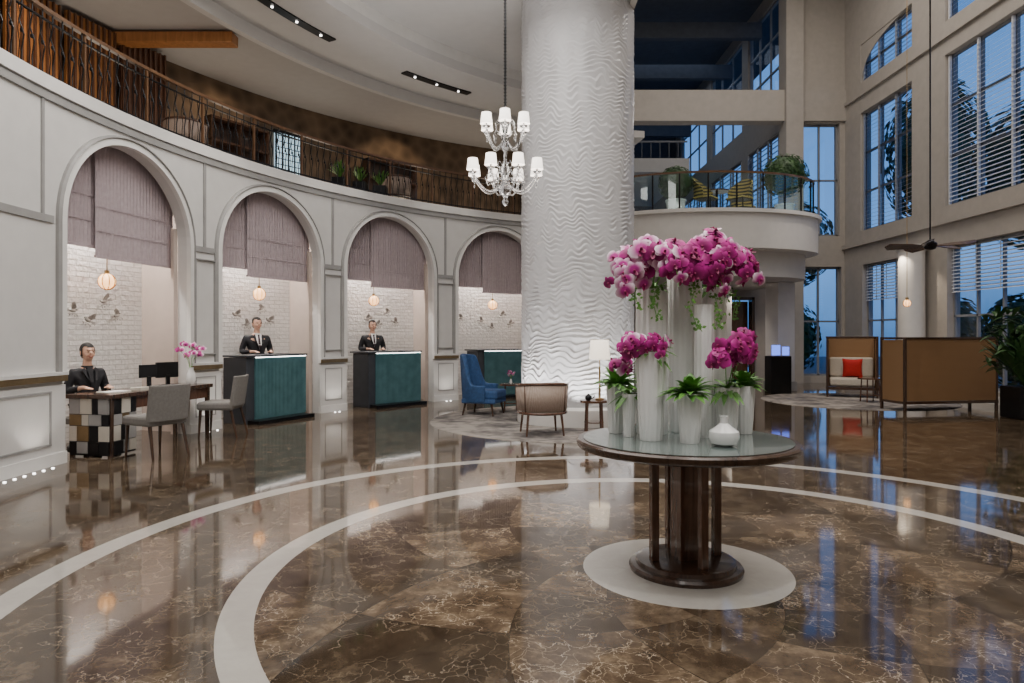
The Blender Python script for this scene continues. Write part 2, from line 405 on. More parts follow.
for a in [182.6,181.8,181.0,180.2,179.4,178.6]+[162.8,161.8,146.8,146.2,130.8,130.2]:
    p=pt(RW-.13,a)
    if fo is None: fo=fl.obj('floor_uplight',LED,loc=(*p,.0),label='small round white uplight set in marble floor by wall',cat='light',group='floor uplights along the arcade wall')
    else:
        o=fo.copy();COL.objects.link(o);o.location=(*p,0)
RB=11.0
def brickmat():
    m=bpy.data.materials.new('white_brick');m.use_nodes=True;nt=m.node_tree;b=nt.nodes['Principled BSDF']
    uv=nt.nodes.new('ShaderNodeTexCoord');br=nt.nodes.new('ShaderNodeTexBrick')
    br.inputs['Scale'].default_value=1;br.inputs['Brick Width'].default_value=.22;br.inputs['Row Height'].default_value=.07;br.inputs['Mortar Size'].default_value=.005
    br.inputs['Color1'].default_value=(.84,.82,.79,1);br.inputs['Color2'].default_value=(.77,.75,.72,1);br.inputs['Mortar'].default_value=(.60,.58,.55,1)
    nt.links.new(uv.outputs['UV'],br.inputs['Vector']);nt.links.new(br.outputs['Color'],b.inputs['Base Color'])
    n=nt.nodes.new('ShaderNodeTexNoise');n.inputs['Scale'].default_value=14;nt.links.new(uv.outputs['UV'],n.inputs['Vector'])
    mm=nt.nodes.new('ShaderNodeMath');mm.operation='MULTIPLY_ADD';nt.links.new(br.outputs['Fac'],mm.inputs[0]);mm.inputs[1].default_value=-.8;nt.links.new(n.outputs['Fac'],mm.inputs[2])
    bp=nt.nodes.new('ShaderNodeBump');bp.inputs['Strength'].default_value=.9;bp.inputs['Distance'].default_value=.02;nt.links.new(mm.outputs[0],bp.inputs['Height']);nt.links.new(bp.outputs[0],b.inputs['Normal'])
    _in(b,'Roughness',.7);return m
BR=brickmat()
me=bpy.data.meshes.new('wall_alcove'); v=[];f=[];n=80
for i in range(n+1):
    a=182-(182-108)*i/n; v+=[(*pt(RB,a),0),(*pt(RB,a),3.98)]
for i in range(n): f.append((2*i,2*i+2,2*i+3,2*i+1))
me.from_pydata(v,[],f); uvl=me.uv_layers.new(name='UVMap')
for lp in me.loops:
    i=lp.vertex_index; uvl.data[lp.index].uv=((i//2)*74/80*rad(1)*RB,(i%2)*3.98)
me.materials.append(BR); o=bpy.data.objects.new('wall_alcove',me);COL.objects.link(o);o['kind']='structure'
so=o.modifiers.new('s','SOLIDIFY');so.thickness=.15;so.offset=-1
m=M()
for a in (AC[0]+8.3,AC[0]-8,AC[1]-8,AC[2]-8,AC[3]-8):
    m.arc(RW+WT-.02,RB+.05,a+1.0,a-1.0,0,3.98,2)
struct(m,'wall_divider',JAMB)
m=M()
for c in AC: m.arc(RW+WT+.01,RW+WT+.06,c-HA,c-HA+.40,0,2.9,1); 
struct(m,'trim_%d'%tn,JAMB);tn+=1
m=M(); m.arc(RW+WT,RB+.1,182,106,3.86,3.98,60); struct(m,'ceiling_alcove',CEIL)
for i,c in enumerate(AC):
    e=thing('fabric_blind','mauve grey pleated fabric shades hanging inside tall arch','blind',(*pt(RW+WT+.10,c),2.4),rad(c-90),'arch blinds')
    for nm,x0,x1,yo,zb in(('shade_panel',-1.16,.25,.03,2.50),('shade_panel',-.28,1.16,-.03,2.38)):
        m=M();v=[];f=[];n=120
        for k in range(n+1):
            x=x0+(x1-x0)*k/n; dy=.009*math.sin(k*1.25)
            v+=[(x,yo+dy,zb-2.4),(x,yo+dy,3.84-2.4)]
        for k in range(n): f.append((2*k,2*k+2,2*k+3,2*k+1))
        m.add(v,f)
        m.box(((x0+x1)/2,yo,zb-2.4-.015),(x1-x0,.03,.03))
        for zz in (zb-2.1,zb-1.8): m.box(((x0+x1)/2,yo-.012,zz),(x1-x0,.006,.008))
        m.obj(nm,MAUVE,e)
def pendant(loc,ztop,label,r=.085,group=None):
    e=thing('pendant_lamp',label,'lamp',loc,group=group)
    m=M();m.tube([(0,0,r*.9),(0,0,ztop-loc[2])],.006,6);m.cyl((0,0,r*.85),.03,.06,12);m.cyl((0,0,ztop-loc[2]-.03),.05,.03,16);m.obj('cord',BRASS,e)
    m=M();m.lathe([(.01,-r),(r*.6,-r*.82),(r*.95,-r*.3),(r,0),(r*.95,r*.35),(r*.6,r*.85),(.03,r)],n=24,flute=.03,nf=12);m.obj('globe',BULB,e,smooth=True)
    m=M()
    for k in range(8):
        a=k*pi/4; m.tube([(1.07*r*math.cos(t)*math.cos(a),1.07*r*math.cos(t)*math.sin(a),1.07*r*math.sin(t)) for t in [(-pi/2+pi*q/8) for q in range(9)]],.006,5)
    m.obj('cage',BRASS,e)
    return e
PA=[(169,10.6),(153,10.6),(138.4,10.6),(121.6,10.6)]
for a,R in PA: pendant((*pt(R,a),2.1),3.86,'glass globe pendant lamp glowing warm in brick alcove',r=.10,group='alcove pendants')
def birdmesh():
    m=M(); m.ell((0,0,0),(.055,.022,.024)); m.ell((.055,-.005,.02),(.021,.017,.017)); 
    m.add([(.07,-.005,.025),(.07,-.005,.015),(.10,-.01,.018)],[(0,1,2)])
    for s in(1,-1):
        m.add([(.03,-.01,.01),(-.03,-.01,.01),(-.07,-.04,.07+.02*s),(-.03,-.05,.11),(.02,-.03-.01*s,.05)],[(0,1,2,3,4)])
    m.add([(-.05,0,.01),(-.05,0,-.012),(-.13,-.01,-.03),(-.12,-.01,.02)],[(0,1,2,3)])
    for k in range(4): 
        x=-.06+.042*k; z=-.045+.012*math.sin(k*2); m.add([(x,-.01,z),(x+.016,-.014,z-.018),(x+.002,-.012,z-.035),(x-.010,-.014,z-.016)],[(0,1,2,3)])
    m.tube([(-.07,0,-.05),(0,0,-.038),(.08,0,-.05)],.003,5)
    return m
b0=None
for c in AC:
    for da,z in((5.1,2.02),(4.4,1.80),(3.6,1.95),(2.7,1.80),(-.4,1.73),(-1.8,1.60),(-3.3,1.87),(-4.3,1.66)):
        a=c+da+random.uniform(-.12,.12); z+=random.uniform(-.02,.02); p=pt(RB-.06,a)
        if b0 is None:
            b0=birdmesh().obj('bird_sculpture',BIRD,loc=(*p,z),rz=rad(a-90),smooth=True,label='small pewter bird on a leafy twig fixed to white brick wall',cat='wall sculpture',group='bird wall sculptures')
        else:
            o=b0.copy();COL.objects.link(o);o.location=(*p,z)
            o.rotation_euler=(0,random.uniform(-.4,.4),rad(a-90)); 
            if random.random()<.4: o.scale=(-1,1,1)
# ------------------------------------------------------------ mezzanine left
m=M(); m.arc(RW+.1,12.6,215,104,3.98,4.15,70); struct(m,'floor_mezzanine',WOODD)
m=M(); m.arc(12.5,12.7,215,100,4.1,6.45,70); struct(m,'wall_mezzanine',STONEW)
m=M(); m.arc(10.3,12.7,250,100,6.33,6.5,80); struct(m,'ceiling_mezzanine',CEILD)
m=M(); m.arc(10.18,10.3,250,108,6.22,6.55,80); struct(m,'trim_%d'%tn,CEIL);tn+=1
m=M(); m.arc(8.6,10.2,250,109,6.43,6.6,80); struct(m,'ceiling_lobby_ring',CEIL)
m=M(); m.arc(8.6,8.68,250,110,6.6,6.85,80); struct(m,'trim_%d'%tn,TRIMW);tn+=1
poly=[pt(8.9,a) for a in range(250,111,-2)]+[(1.85,15.1),(1.85,-2)]
m=M(); m.prism(poly,6.8,6.95); struct(m,'ceiling_lobby',CEIL)
for i,(a0,a1) in enumerate(((160,150),(139.5,129.5),(182,171))):
    m=M(); m.arc(9.34,9.5,a0,a1,6.405,6.45,12,0)
    for k in range(3):
        a=a0+(a1-a0)*(k+.5)/3; p=pt(9.42,a); m.cyl((*p,6.39),.02,.02,12,1)
    struct(m,'trim_%d'%tn,[BLACKM,LED]);tn+=1
ex,ey=pt(RW+.1,150)
e=thing('balcony_railing','dark wrought balusters with slim wooden handrail along curved mezzanine','railing',(ex,ey,4.15),0)
def shifted(m,dx,dy,dz):
    m.v=[(x-dx,y-dy,z-dz) for x,y,z in m.v]; return m
m=M(); m.arc(RW+.075,RW+.135,190,106,4.90,4.94,70); shifted(m,ex,ey,4.15).obj('handrail',RAILW,e)
m=M(); m.arc(RW+.09,RW+.12,190,106,4.21,4.23,70);m.arc(RW+.09,RW+.12,190,106,4.80,4.815,70); shifted(m,ex,ey,4.15).obj('bottom_rail',BLACKM,e)
bm_=M(); bm_.tube([(0,0,0),(0,0,.2),(0,-.025,.35),(0,.025,.5),(0,0,.62),(0,0,.76)],.008,6); bm_.ell((0,0,.4),(.018,.018,.028),8,6)
bm_.tube([(-.05,0,.08),(-.03,0,.25),(-.055,0,.4),(-.03,0,.55),(-.05,0,.66)],.005,5)
bo=None
for i in range(95):
    a=187-(187-107)*i/94; p=pt(RW+.105,a)
    if bo is None: bo=bm_.obj('baluster',BLACKM,e,loc=(p[0]-ex,p[1]-ey,0),rz=rad(a-90))
    else:
        o=bo.copy();COL.objects.link(o);o.location=(p[0]-ex,p[1]-ey,0);o.rotation_euler=(0,0,rad(a-90))
for i in range(14):
    a=186-i*6; p=pt(RW+.105,a); M().box((0,0,.38),(.03,.03,.76)).obj('post',RAILW,e,loc=(p[0]-ex,p[1]-ey,0),rz=rad(a-90))
m=M(); m.box((-5.75,11.1,6.2),(2.5,.25,.17)); m.obj('wood_beam',AMBER,bev=.01,label='orange timber canopy beam under the mezzanine ceiling',cat='beam')
for i,a in enumerate((176,171.5,167,162.5,158)):
    e=thing('wood_screen','amber timber slatted screen on mezzanine wall','screen',(*pt(12.2,a),4.15),rad(a-90),'mezzanine timber screens')
    m=M(); m.box((0,0,1.05),(.85,.05,2.1)); m.obj('panel',WOODR if i in(1,4) else AMBER,e)
    m=M()
    for k in range(9): m.box((-.4+k*.1,-.04,1.05),(.03,.04,2.1))
    m.obj('slats',WOODR,e)
for i,a in enumerate((149,131)):
    e=thing('dark_cabinet','dark timber cabinet with shelves on mezzanine','cabinet',(*pt(12.2,a),4.15),rad(a-90),'mezzanine cabinets')
    M().box((0,.1,.65),(1.3,.05,1.3)).obj('back_panel',WOODD,e)
    m=M()
    for s in(-1,0,1): m.box((s*.63,-.05,.65),(.04,.3,1.3))
    for k in range(4): m.box((0,-.05,.03+k*.42),(1.3,.3,.04))
    m.obj('shelves',WOODD,e)
e=thing('lit_display','glowing pale blue slatted display on stone wall','display',(*pt(12.4,142.6),4.75),rad(142.6-90))
M().box((0,0,.45),(.62,.04,.9)).obj('panel',LITWIN,e)
m=M(); m.box((0,-.03,0),(.7,.06,.05));m.box((0,-.03,.9),(.7,.06,.05))
for k in range(-2,3): m.box((k*.15,-.03,.45),(.02,.05,.9))
for k in range(7): m.box((0,-.03,.1+.12*k),(.62,.03,.012))
m.obj('frame',BLACKM,e)
def leafmesh(n,L,w,spread=(.3,1.2),droop=.3,seed=0,up=0):
    rnd=random.Random(seed); m=M()
    for i in range(n):
        a=rnd.uniform(0,2*pi); el=rnd.uniform(*spread); l=L*rnd.uniform(.7,1.1); v=[];f=[];q=5
        for k in range(q+1):
            t=k/q; d=l*t; x=d*math.cos(el); z=d*math.sin(el)-droop*l*t*t; ww=w*math.sin(pi*min(1,t*.85+.12))*(1 if k<q else .1)
            for s in(-1,0,1):
                yy=s*ww; zz=z+abs(s)*ww*.3; v.append((x*math.cos(a)-yy*math.sin(a),x*math.sin(a)+yy*math.cos(a),zz+up))
        for k in range(q):
            for s in(0,1): o=3*k+s; f.append((o,o+1,o+4,o+3))
        m.add(v,f)
    return m
def foliage_ball(rx,rz,n,ls,seed=0,cz=0):
    rnd=random.Random(seed); m=M()
    for i in range(n):
        d=Vector((rnd.gauss(0,1),rnd.gauss(0,1),rnd.gauss(0,1))).normalized(); rr=rnd.uniform(.8,1.03)
        c=Vector((d.x*rx*rr,d.y*rx*rr,d.z*rz*rr+cz)); u=d.cross(Vector((rnd.random(),rnd.random(),rnd.random()))).normalized(); w=(d+Vector((rnd.uniform(-.7,.7),rnd.uniform(-.7,.7),rnd.uniform(-.7,.7)))).normalized()
        t=u.cross(w).normalized(); l=ls*rnd.uniform(.7,1.2)
        m.add([c-u*l,c+t*l*.4,c+u*l,c-t*l*.4],[(0,1,2,3)])
    return m
def planter(loc,label,r=.42,ballz=.65,seed=0,n=1500,name='potted_topiary',pot=CERAM,ph=.34,group=None):
    e=thing(name,label,'potted plant',loc,group=group)
    M().lathe([(.13,0),(.2,.04),(.22,ph),(.24,ph),(.24,ph+.04),(.2,ph+.04)]).obj('pot',pot,e,smooth='auto')
    m=foliage_ball(r,r*.95,n,.05,seed,ballz); m.ell((0,0,ballz),(r*.84,r*.84,r*.8),18,12); m.tube([(0,0,ph),(0,0,ballz)],.03,8)
    m.obj('foliage',GREEND,e)
    return e
planter((3.80,15.85,4.15),'round clipped green shrub in pot behind glass balcony rail',.40,.78,1)
planter((6.55,16.4,4.15),'large round clipped green shrub in pot at balcony end',.54,1.08,2)
for k,a in enumerate((142.5,139.8,137.1)):
    e=thing('potted_bromeliad','leafy green plant in dark planter box on mezzanine','potted plant',(*pt(10.7,a),4.15),0,'mezzanine planters')
    M().box((0,0,.17),(.26,.26,.34)).obj('planter_box',BLACKM,e,bev=.01)
    leafmesh(26,.42,.03,(.7,1.5),.2,k,.34).obj('foliage',GREEN,e)
# ------------------------------------------------------------ column
def column():
    nt_,nz=520,1100; H=7.4; r0=.91
    th=np.linspace(0,2*pi,nt_,endpoint=False); z=np.linspace(.30,H,nz)
    T,Z=np.meshgrid(th,z)
    rs=np.random.RandomState(11)
    warp=np.zeros_like(T)
    for k in range(40):
        ft=rs.randint(3,30); fz=rs.uniform(-9,9); p=rs.uniform(0,6.28); warp+= (3.0/(1+.13*ft))*np.sin(ft*T+fz*Z+p)
    ph=2*pi*Z/.080+.62*warp
    u=np.mod(ph/(2*pi),1.0)
    h=np.where(u<.75,(u/.75)**1.3,(1-u)/.25)
    am=np.zeros_like(T)
    for k in range(14):
        ft=rs.randint(3,22); fz=rs.uniform(-14,14); p=rs.uniform(0,6.28); am+=np.sin(ft*T+fz*Z+p)
    am=.58+.42*np.tanh(am*.5)
    R=r0+.0155*h*am
    v=np.stack([R*np.cos(T),R*np.sin(T),Z],-1).reshape(-1,3)
    i=np.arange(nz-1)[:,None]*nt_; j=np.arange(nt_)[None,:]; k=(j+1)%nt_
    f=np.stack([i+j,i+k,i+nt_+k,i+nt_+j],-1).reshape(-1,4)
    me=bpy.data.meshes.new('column_cladding'); me.from_pydata(v.tolist(),[],f.tolist()); me.polygons.foreach_set('use_smooth',[True]*len(f))
    me.materials.append(mat('silver_white_wave_plaster',(.58,.58,.60),.27,var=.02))
    e=thing('round_column','massive round silvery white column clad in rippled wave relief','column',(1.07,11.2,0))
    o=bpy.data.objects.new('wave_cladding',me);COL.objects.link(o);o.parent=e
    M().lathe([(.98,0),(.98,.26),(.93,.30),(.90,.30)],n=64).obj('plinth',TRIMW,e,smooth='auto')
    M().lathe([(.9,7.4),(.9,12.2)],n=48).obj('upper_shaft',TRIMW,e,smooth='auto')
column()
# ------------------------------------------------------------ right balcony slab
def ellpoly(a,b,cx=4.6,cy=16.5,back=20.1,xl=None):
    p=[(cx+a*math.cos(t),cy+b*math.sin(t)) for t in [-pi+pi*k/48 for k in range(49)]]
    return p+[(cx+a,back),(cx-a,back)]
m=M(); m.prism(ellpoly(2.7,1.7),3.3,4.15); struct(m,'floor_balcony',TRIMW)
m=M(); m.prism(ellpoly(2.78,1.78,back=20.0),4.07,4.152); struct(m,'trim_%d'%tn,TRIMW);tn+=1
m=M(); m.prism(ellpoly(2.5,1.45,cy=16.7),2.72,3.31); struct(m,'trim_%d'%tn,W);tn+=1
e=thing('glass_railing','curved glass balustrade with dark handrail on white balcony','railing',(4.6,14.9,4.15))
def curvewall(m,a,b,z0,z1,t0=-pi,t1=0,n=48,th=.02):
    v=[];f=[]
    for k in range(n+1):
        t=t0+(t1-t0)*k/n
        for aa,bb,z in((a,b,z0),(a,b,z1),(a-th,b-th,z1),(a-th,b-th,z0)):
            v.append((aa*math.cos(t),1.6+bb*math.sin(t),z))
    for i in range(n):
        o=4*i
        for k in range(4): l=(k+1)%4; f.append((o+k,o+l,o+4+l,o+4+k))
    m.add(v,f);return m
curvewall(M(),2.6,1.6,.0,.80).obj('glass_panel',RG,e)
curvewall(M(),2.62,1.62,.80,.84,th=.05).obj('handrail',RAILW,e)
for k in range(1,13):
    t=-pi+pi*k/13; M().box((0,0,.4),(.03,.03,.8)).obj('post',BLACKM,e,loc=(2.59*math.cos(t),1.6+1.59*math.sin(t),0))
# ------------------------------------------------------------ walls with holes
def holewall(name,matr,axis,c0,c1,u0,u1,z0,z1,holes):
    us=sorted({u0,u1}|{h[0] for h in holes}|{h[1] for h in holes}); zs=sorted({z0,z1}|{h[2] for h in holes}|{h[3] for h in holes})
    m=M()
    for i in range(len(us)-1):
        for j in range(len(zs)-1):
            uc=(us[i]+us[i+1])/2; zc=(zs[j]+zs[j+1])/2
            if any(h[0]<uc<h[1] and h[2]<zc<h[3] for h in holes): continue
            d=us[i+1]-us[i]; h=zs[j+1]-zs[j]
            if axis=='x': m.box(((c0+c1)/2,uc,zc),(c1-c0,d,h))
            else: m.box((uc,(c0+c1)/2,zc),(d,c1-c0,h))
    return struct(m,name,matr)
wn=1
def window(axis,c,u0,u1,z0,z1,nu,nz,louv=0,lmat=BLIND,tilt=.03):
    global wn
    m=M(); L=u1-u0; H=z1-z0; uc=(u0+u1)/2; zc=(z0+z1)/2
    def bx(mm,u,z,du,dz,t=.06,off=0):
        if axis=='x': mm.box((c+off,u,z),(t,du,dz))
        else: mm.box((u,c+off,z),(du,t,dz))
    bx(m,u0+.03,zc,.06,H);bx(m,u1-.03,zc,.06,H);bx(m,uc,z0+.03,L,.06);bx(m,uc,z1-.03,L,.06)
    for k in range(1,nu): bx(m,u0+L*k/nu,zc,.05,H)
    for k in range(1,nz): bx(m,uc,z0+H*k/nz,L,.05)
    o=struct(m,'window_%d'%wn,FRAME); wn+=1
    g=M(); bx(g,uc,zc,L-.02,H-.02,.008,.045); g.obj('glass_pane',GL,o)
    if louv:
        l=M(); n=int((H-.08)/louv)
        for k in range(n):
            z=z0+.06+louv*(k+.5)
            if axis=='x':
                l.add([(c-.13,u0+.07,z-tilt),(c-.13,u1-.07,z-tilt),(c-.05,u1-.07,z+tilt),(c-.05,u0+.07,z+tilt)],[(0,1,2,3)])
            else:
                l.add([(u0+.07,c-.13,z-tilt),(u1-.07,c-.13,z-tilt),(u1-.07,c-.05,z+tilt),(u0+.07,c-.05,z+tilt)],[(0,1,2,3)])
        for k in range(nu+1): 
            if axis=='x': l.box((c-.09,min(max(u0+L*k/nu,u0+.05),u1-.05),zc),(.06,.035,H-.06))
        l.obj('louvre_slats',lmat,o)
    return o
XR=9.75
holes=[(16.65,19.1,4.3,7.6),(12.4,15.38,4.3,7.7),(16.9,19.0,.25,3.35),(12.2,15.3,.25,3.4),(16.65,19.1,8.45,9.5),(12.4,15.38,8.45,9.8)]
holewall('wall_right',BEIGE,'x',XR,XR+.3,-6,20.2,0,12.3,holes)
window('x',XR+.18,16.65,19.1,4.3,7.6,3,3,.105,BLINDG,.018)
window('x',XR+.18,12.4,15.38,4.3,7.7,3,3,.095,BLIND,.026)
window('x',XR+.18,16.9,19.0,.25,3.35,3,2)
window('x',XR+.18,12.2,15.3,.25,3.4,4,2)
window('x',XR+.18,16.65,19.1,8.45,9.5,3,2,.105,BLINDG,.02)
window('x',XR+.18,12.4,15.38,8.45,9.8,3,2,.095,BLIND,.026)
for u0,u1 in((16.95,18.95),(12.25,15.25)):
    m=M()
    for k in range(13): 
        z=3.33-k*.08; m.add([(XR+.06,u0,z-.026),(XR+.06,u1,z-.026),(XR+.13,u1,z+.012),(XR+.13,u0,z+.012)],[(0,1,2,3)])
    for k in range(5): m.box((XR+.095,u0+.03+(u1-u0-.06)*k/4,2.85),(.01,.02,1.0))
    m.obj('louvre_blind',BLIND,label='grey slatted blind part lowered over tall lower window',cat='blind',group='lower window blinds')
pts=[(XR+.02,16.65+(2.47)*k/12,8.55+.95*math.sqrt(max(0,1-(k/12)**2))) for k in range(13)]
v=pts+[(XR+.02,19.12,9.55),(XR+.02,16.65,9.55)]
v2=[(x+.03,y,z) for x,y,z in v]; n=len(v)
m=M();m.add(v+v2,[tuple(range(n)),tuple(range(n,2*n))[::-1]]+[(i,(i+1)%n,(i+1)%n+n,i+n) for i in range(n)])
struct(m,'trim_%d'%tn,BEIGE);tn+=1
m=M(); m.box((XR-.04,7,3.95),(.1,26,.12));m.box((XR-.03,7,8.1),(.08,26,.10)); struct(m,'trim_%d'%tn,BEIGE);tn+=1
m=M(); m.box((XR-.02,7,.08),(.04,26,.16)); struct(m,'baseboard_right',TRIMW)
e=thing('pilaster','round cream engaged pilaster between tall windows','column',(XR-.36,16.05,0))
M().lathe([(.34,0),(.34,.2),(.29,.24),(.28,3.35),(.34,3.42),(.34,3.5)],n=32).obj('shaft',TRIMW,e,smooth='auto')
holewall('wall_back',BEIGE,'y',20.0,20.35,1.9,10.05,0,12.3,[(2.2,7.95,4.16,7.65),(2.2,7.95,8.57,12.0),(8.5,9.6,4.3,7.6),(8.4,9.65,.2,3.4),(6.1,7.05,.0,2.5)])
window('y',20.15,8.5,9.6,4.3,7.6,2,2)
window('y',20.15,8.4,9.65,.2,3.4,2,2)
m=M(); m.box((8.2,19.9,6),(.5,.25,12.2)); struct(m,'trim_%d'%tn,BEIGE);tn+=1
m=M(); m.box((6.0,19.97,8.1),(8,.12,.9)); struct(m,'trim_%d'%tn,BEIGE);tn+=1
m=M(); m.box((6.13,20.0,1.25),(.08,.3,2.5));m.box((7.02,20.0,1.25),(.08,.3,2.5));m.box((6.58,20.0,2.46),(.95,.3,.08)); 
d=struct(m,'door_1',WOODD); M().box((6.575,20.25,1.2),(.82,.05,2.38)).obj('door_leaf',WOODR,d)
M().box((6.85,20.2,1.1),(.03,.06,.25)).obj('handle',BRASS,d)
for x,y,lab in((6.75,17.2,'white square pier carrying the curved balcony'),(5.5,18.2,'white square pier carrying the curved balcony')):
    e=thing('support_pier',lab,'column',(x,y,0),.3,'balcony piers')
    M().box((0,0,1.36),(.5,.5,2.72)).obj('shaft',W,e,bev=.02); M().box((0,0,.12),(.58,.58,.24)).obj('base',GREY,e,bev=.01)
m=M(); m.box((6.1,27.2,4.05),(8,14,.2)); struct(m,'floor_gallery',GREY)
holewall('wall_gallery',BEIGE,'x',8.15,8.35,20.3,34,4.1,12.3,[(20.8,23.6,5.0,7.6),(24.2,28.0,5.0,7.6),(28.6,33,5.0,7.6),(20.8,23.6,8.6,11.8),(24.2,28.0,8.6,11.8),(28.6,33,8.6,11.8)])
for a,b in((20.8,23.6),(24.2,28.0),(28.6,33)):
    window('x',8.25,a,b,5.0,7.6,3,2,.16,BLINDG,.01); window('x',8.25,a,b,8.6,11.8,3,3)
holewall('wall_gallery_end',NAVY,'y',34,34.3,1.9,8.4,4.1,12.3,[(5.2,8.0,4.8,7.6)])
window('y',34.15,5.2,8.0,4.8,7.6,4,3)
m=M(); m.box((2.0,25.6,8.2),(.2,17,8.2)); struct(m,'wall_gallery_side',NAVY)
m=M(); m.box((3.9,25.5,7.0),(3.9,6,.45)); struct(m,'floor_upper_gallery',TRIMW)
for k in range(4):
    m=M(); m.box((5.1,22.5+k*3,11.4-k*.2),(6.2,.25,.5)); struct(m,'trim_%d'%tn,NAVY);tn+=1
m=M(); m.tube([(5.8,22.6,7.8),(2.1,22.6,7.8)],.03,8)
for k in range(12): m.tube([(2.2+k*.3,22.6,7.22),(2.2+k*.3,22.6,7.8)],.012,6)
m.obj('steel_railing',FRAME,label='slim metal railing on upper gallery slab',cat='railing')
m=M(); m.box((6,14.5,12.35),(8.6,41,.2)); struct(m,'ceiling',NAVY)
m=M(); m.box((1.9,5,9.4),(.1,22.5,5.6)); struct(m,'wall_atrium_side',BEIGE)
m=M(); m.box((.5,-5.9,6),(19.4,.2,12.4)); struct(m,'wall_front',BEIGE)
m=M(); m.box((-3,-2,6.9),(10,9,.2)); struct(m,'ceiling_entry',CEIL)
m=M(); m.box((-7.2,-3.5,3.5),(.2,7,7)); struct(m,'wall_entry',W)
m=M(); m.box((2.2,18.4,2),(.2,3.6,4.1)); struct(m,'wall_service',W)
# ------------------------------------------------------------ reception desks
def desk(a,group):
    e=thing('reception_desk','charcoal counter with ribbed teal front and dark stone top','desk',(*pt(10.2,a),0),rad(a-90),group)
    M().box((0,0,.52),(1.26,.5,1.04)).obj('carcass',DARKP,e,bev=.005)
    m=M(); m.box((.09,-.262,.55),(1.12,.02,.98))
    for k in range(38): m.box((-.46+k*.03,-.275,.55),(.016,.014,.96))
    m.obj('ribbed_front',TEAL,e)
    M().box((0,0,1.065),(1.34,.6,.03)).obj('countertop',DARKP,e,bev=.004)
    M().box((.09,-.278,1.044),(1.12,.012,.01)).obj('led_strip',LED,e)
    M().box((.02,-.24,.03),(1.24,.5,.06)).obj('plinth',BLACKM,e)
    return e
for a,d in((154.4,0),(138.3,0),(122.3,0)): desk(a,'reception desks')
def monitor(loc,rz,label,s=1.0):
    e=thing('computer_monitor',label,'monitor',loc,rz)
    M().box((0,0,.21),(.32*s,.03,.21*s)).obj('screen',BLACKM,e,bev=.006)
    m=M();m.box((0,.02,.07),(.05,.03,.14));m.obj('stand',BLACKM,e);M().box((0,.02,.006),(.18,.14,.012)).obj('base',BLACKM,e,bev=.003)
DA=169.6;DR=9.93
e=thing('concierge_desk','dark wood desk with black, pale and gold geometric end panel','desk',(*pt(DR,DA),0),rad(DA-90))
DL,DW,DH=1.9,.60,.72
M().box((0,0,DH-.025),(DL,DW,.05)).obj('tabletop',WOODD,e,bev=.006)
m=M();m.box((.05,0,DH-.12),(DL-.2,DW-.08,.14));m.obj('drawer_box',WOODR,e,bev=.004)
for sx in(-1,1):
    for sy in(-1,1): M().box((sx*(DL/2-.06),sy*(DW/2-.05),.345),(.05,.05,.69),taper=.8).obj('leg',WOODD,e)
m=M()
m.box((-DL/2+.05,0,.35),(.03,DW-.08,.66),mi=1)
m.box((-DL/2+.26,-DW/2+.06,.35),(.38,.03,.66),mi=1)
rp=random.Random(12)
def blocks(fx,W0,n):
    z=.04
    for row,h in enumerate((.14,.18,.13,.19)):
        ws=[rp.uniform(.7,1.5) for _ in range(n)]; sw=sum(ws); x=0
        for k,w in enumerate(ws):
            w/=sw; fx(x+w*W0/2,z+h/2,w*W0-.008,h-.008,rp.choice((0,1,1,2,3)) if (row+k)%2 else rp.choice((1,1,0,3))); x+=w*W0
        z+=h
blocks(lambda x,z,w,h,mi:m.box((-DL/2+.03,-DW/2+.04+x,z),(.02,w,h),mi=mi),DW-.08,4)
blocks(lambda x,z,w,h,mi:m.box((-DL/2+.07+x,-DW/2+.042,z),(w,.02,h),mi=mi),.38,3)
m.obj('patterned_panel',[STONE,BLACKM,BRONZE,GREY],e,label='black, pale and bronze inlaid block panel')
cdx,cdy=pt(DR,DA)
def dl(x,y,z):
    r=rad(DA-90); return (cdx+x*math.cos(r)-y*math.sin(r),cdy+x*math.sin(r)+y*math.cos(r),z)
monitor(dl(.52,.10,DH),rad(DA-90)+pi-.35,'black desktop monitor on concierge desk')
monitor(dl(.18,.12,DH),rad(DA-90)+pi-.2,'smaller black screen angled on concierge desk',.8)
M().box((0,0,.004),(.3,.21,.008)).obj('document',PAPER,loc=dl(-.55,.0,DH),rz=1.2,label='sheet of white paper on dark concierge desk',cat='paper')
M().box((0,0,.02),(.2,.13,.04)).obj('card_box',STONE,loc=dl(-.28,-.14,DH),rz=1.5,bev=.004,label='small pale box on dark concierge desk',cat='box')
def sidechair(loc,rz,label):
    e=thing('guest_chair',label,'chair',loc,rz,'chairs at the concierge desk')
    M().box((0,0,.43),(.50,.48,.11)).obj('seat',GREYF,e,bev=.03)
    m=M(); v=[];f=[];n=10
    for i in range(n+1):
        x=-.25+.5*i/n; cv=.05*(1-(x/.25)**2)
        v+=[(x,.19+cv,.44),(x,.25+cv,.84),(x,.30+cv,.84),(x,.24+cv,.42)]
    for i in range(n):
        o=4*i
        for k in range(4): l=(k+1)%4; f.append((o+k,o+l,o+4+l,o+4+k))
    f+=[(0,1,2,3),(4*n+3,4*n+2,4*n+1,4*n)]
    m.add(v,f).obj('backrest',GREYF,e,bev=.015)
    for sx in(-1,1):
        M().tube([(sx*.20,-.20,.39),(sx*.21,-.22,0)],[.022,.013],8).obj('leg',WOODD,e)
        M().tube([(sx*.20,.20,.39),(sx*.22,.29,0)],[.022,.013],8).obj('leg',WOODD,e)
    return e
sidechair((-4.12,7.88,0),rad(169-90)+pi-.30,'grey upholstered chair with dark legs facing the concierge desk')
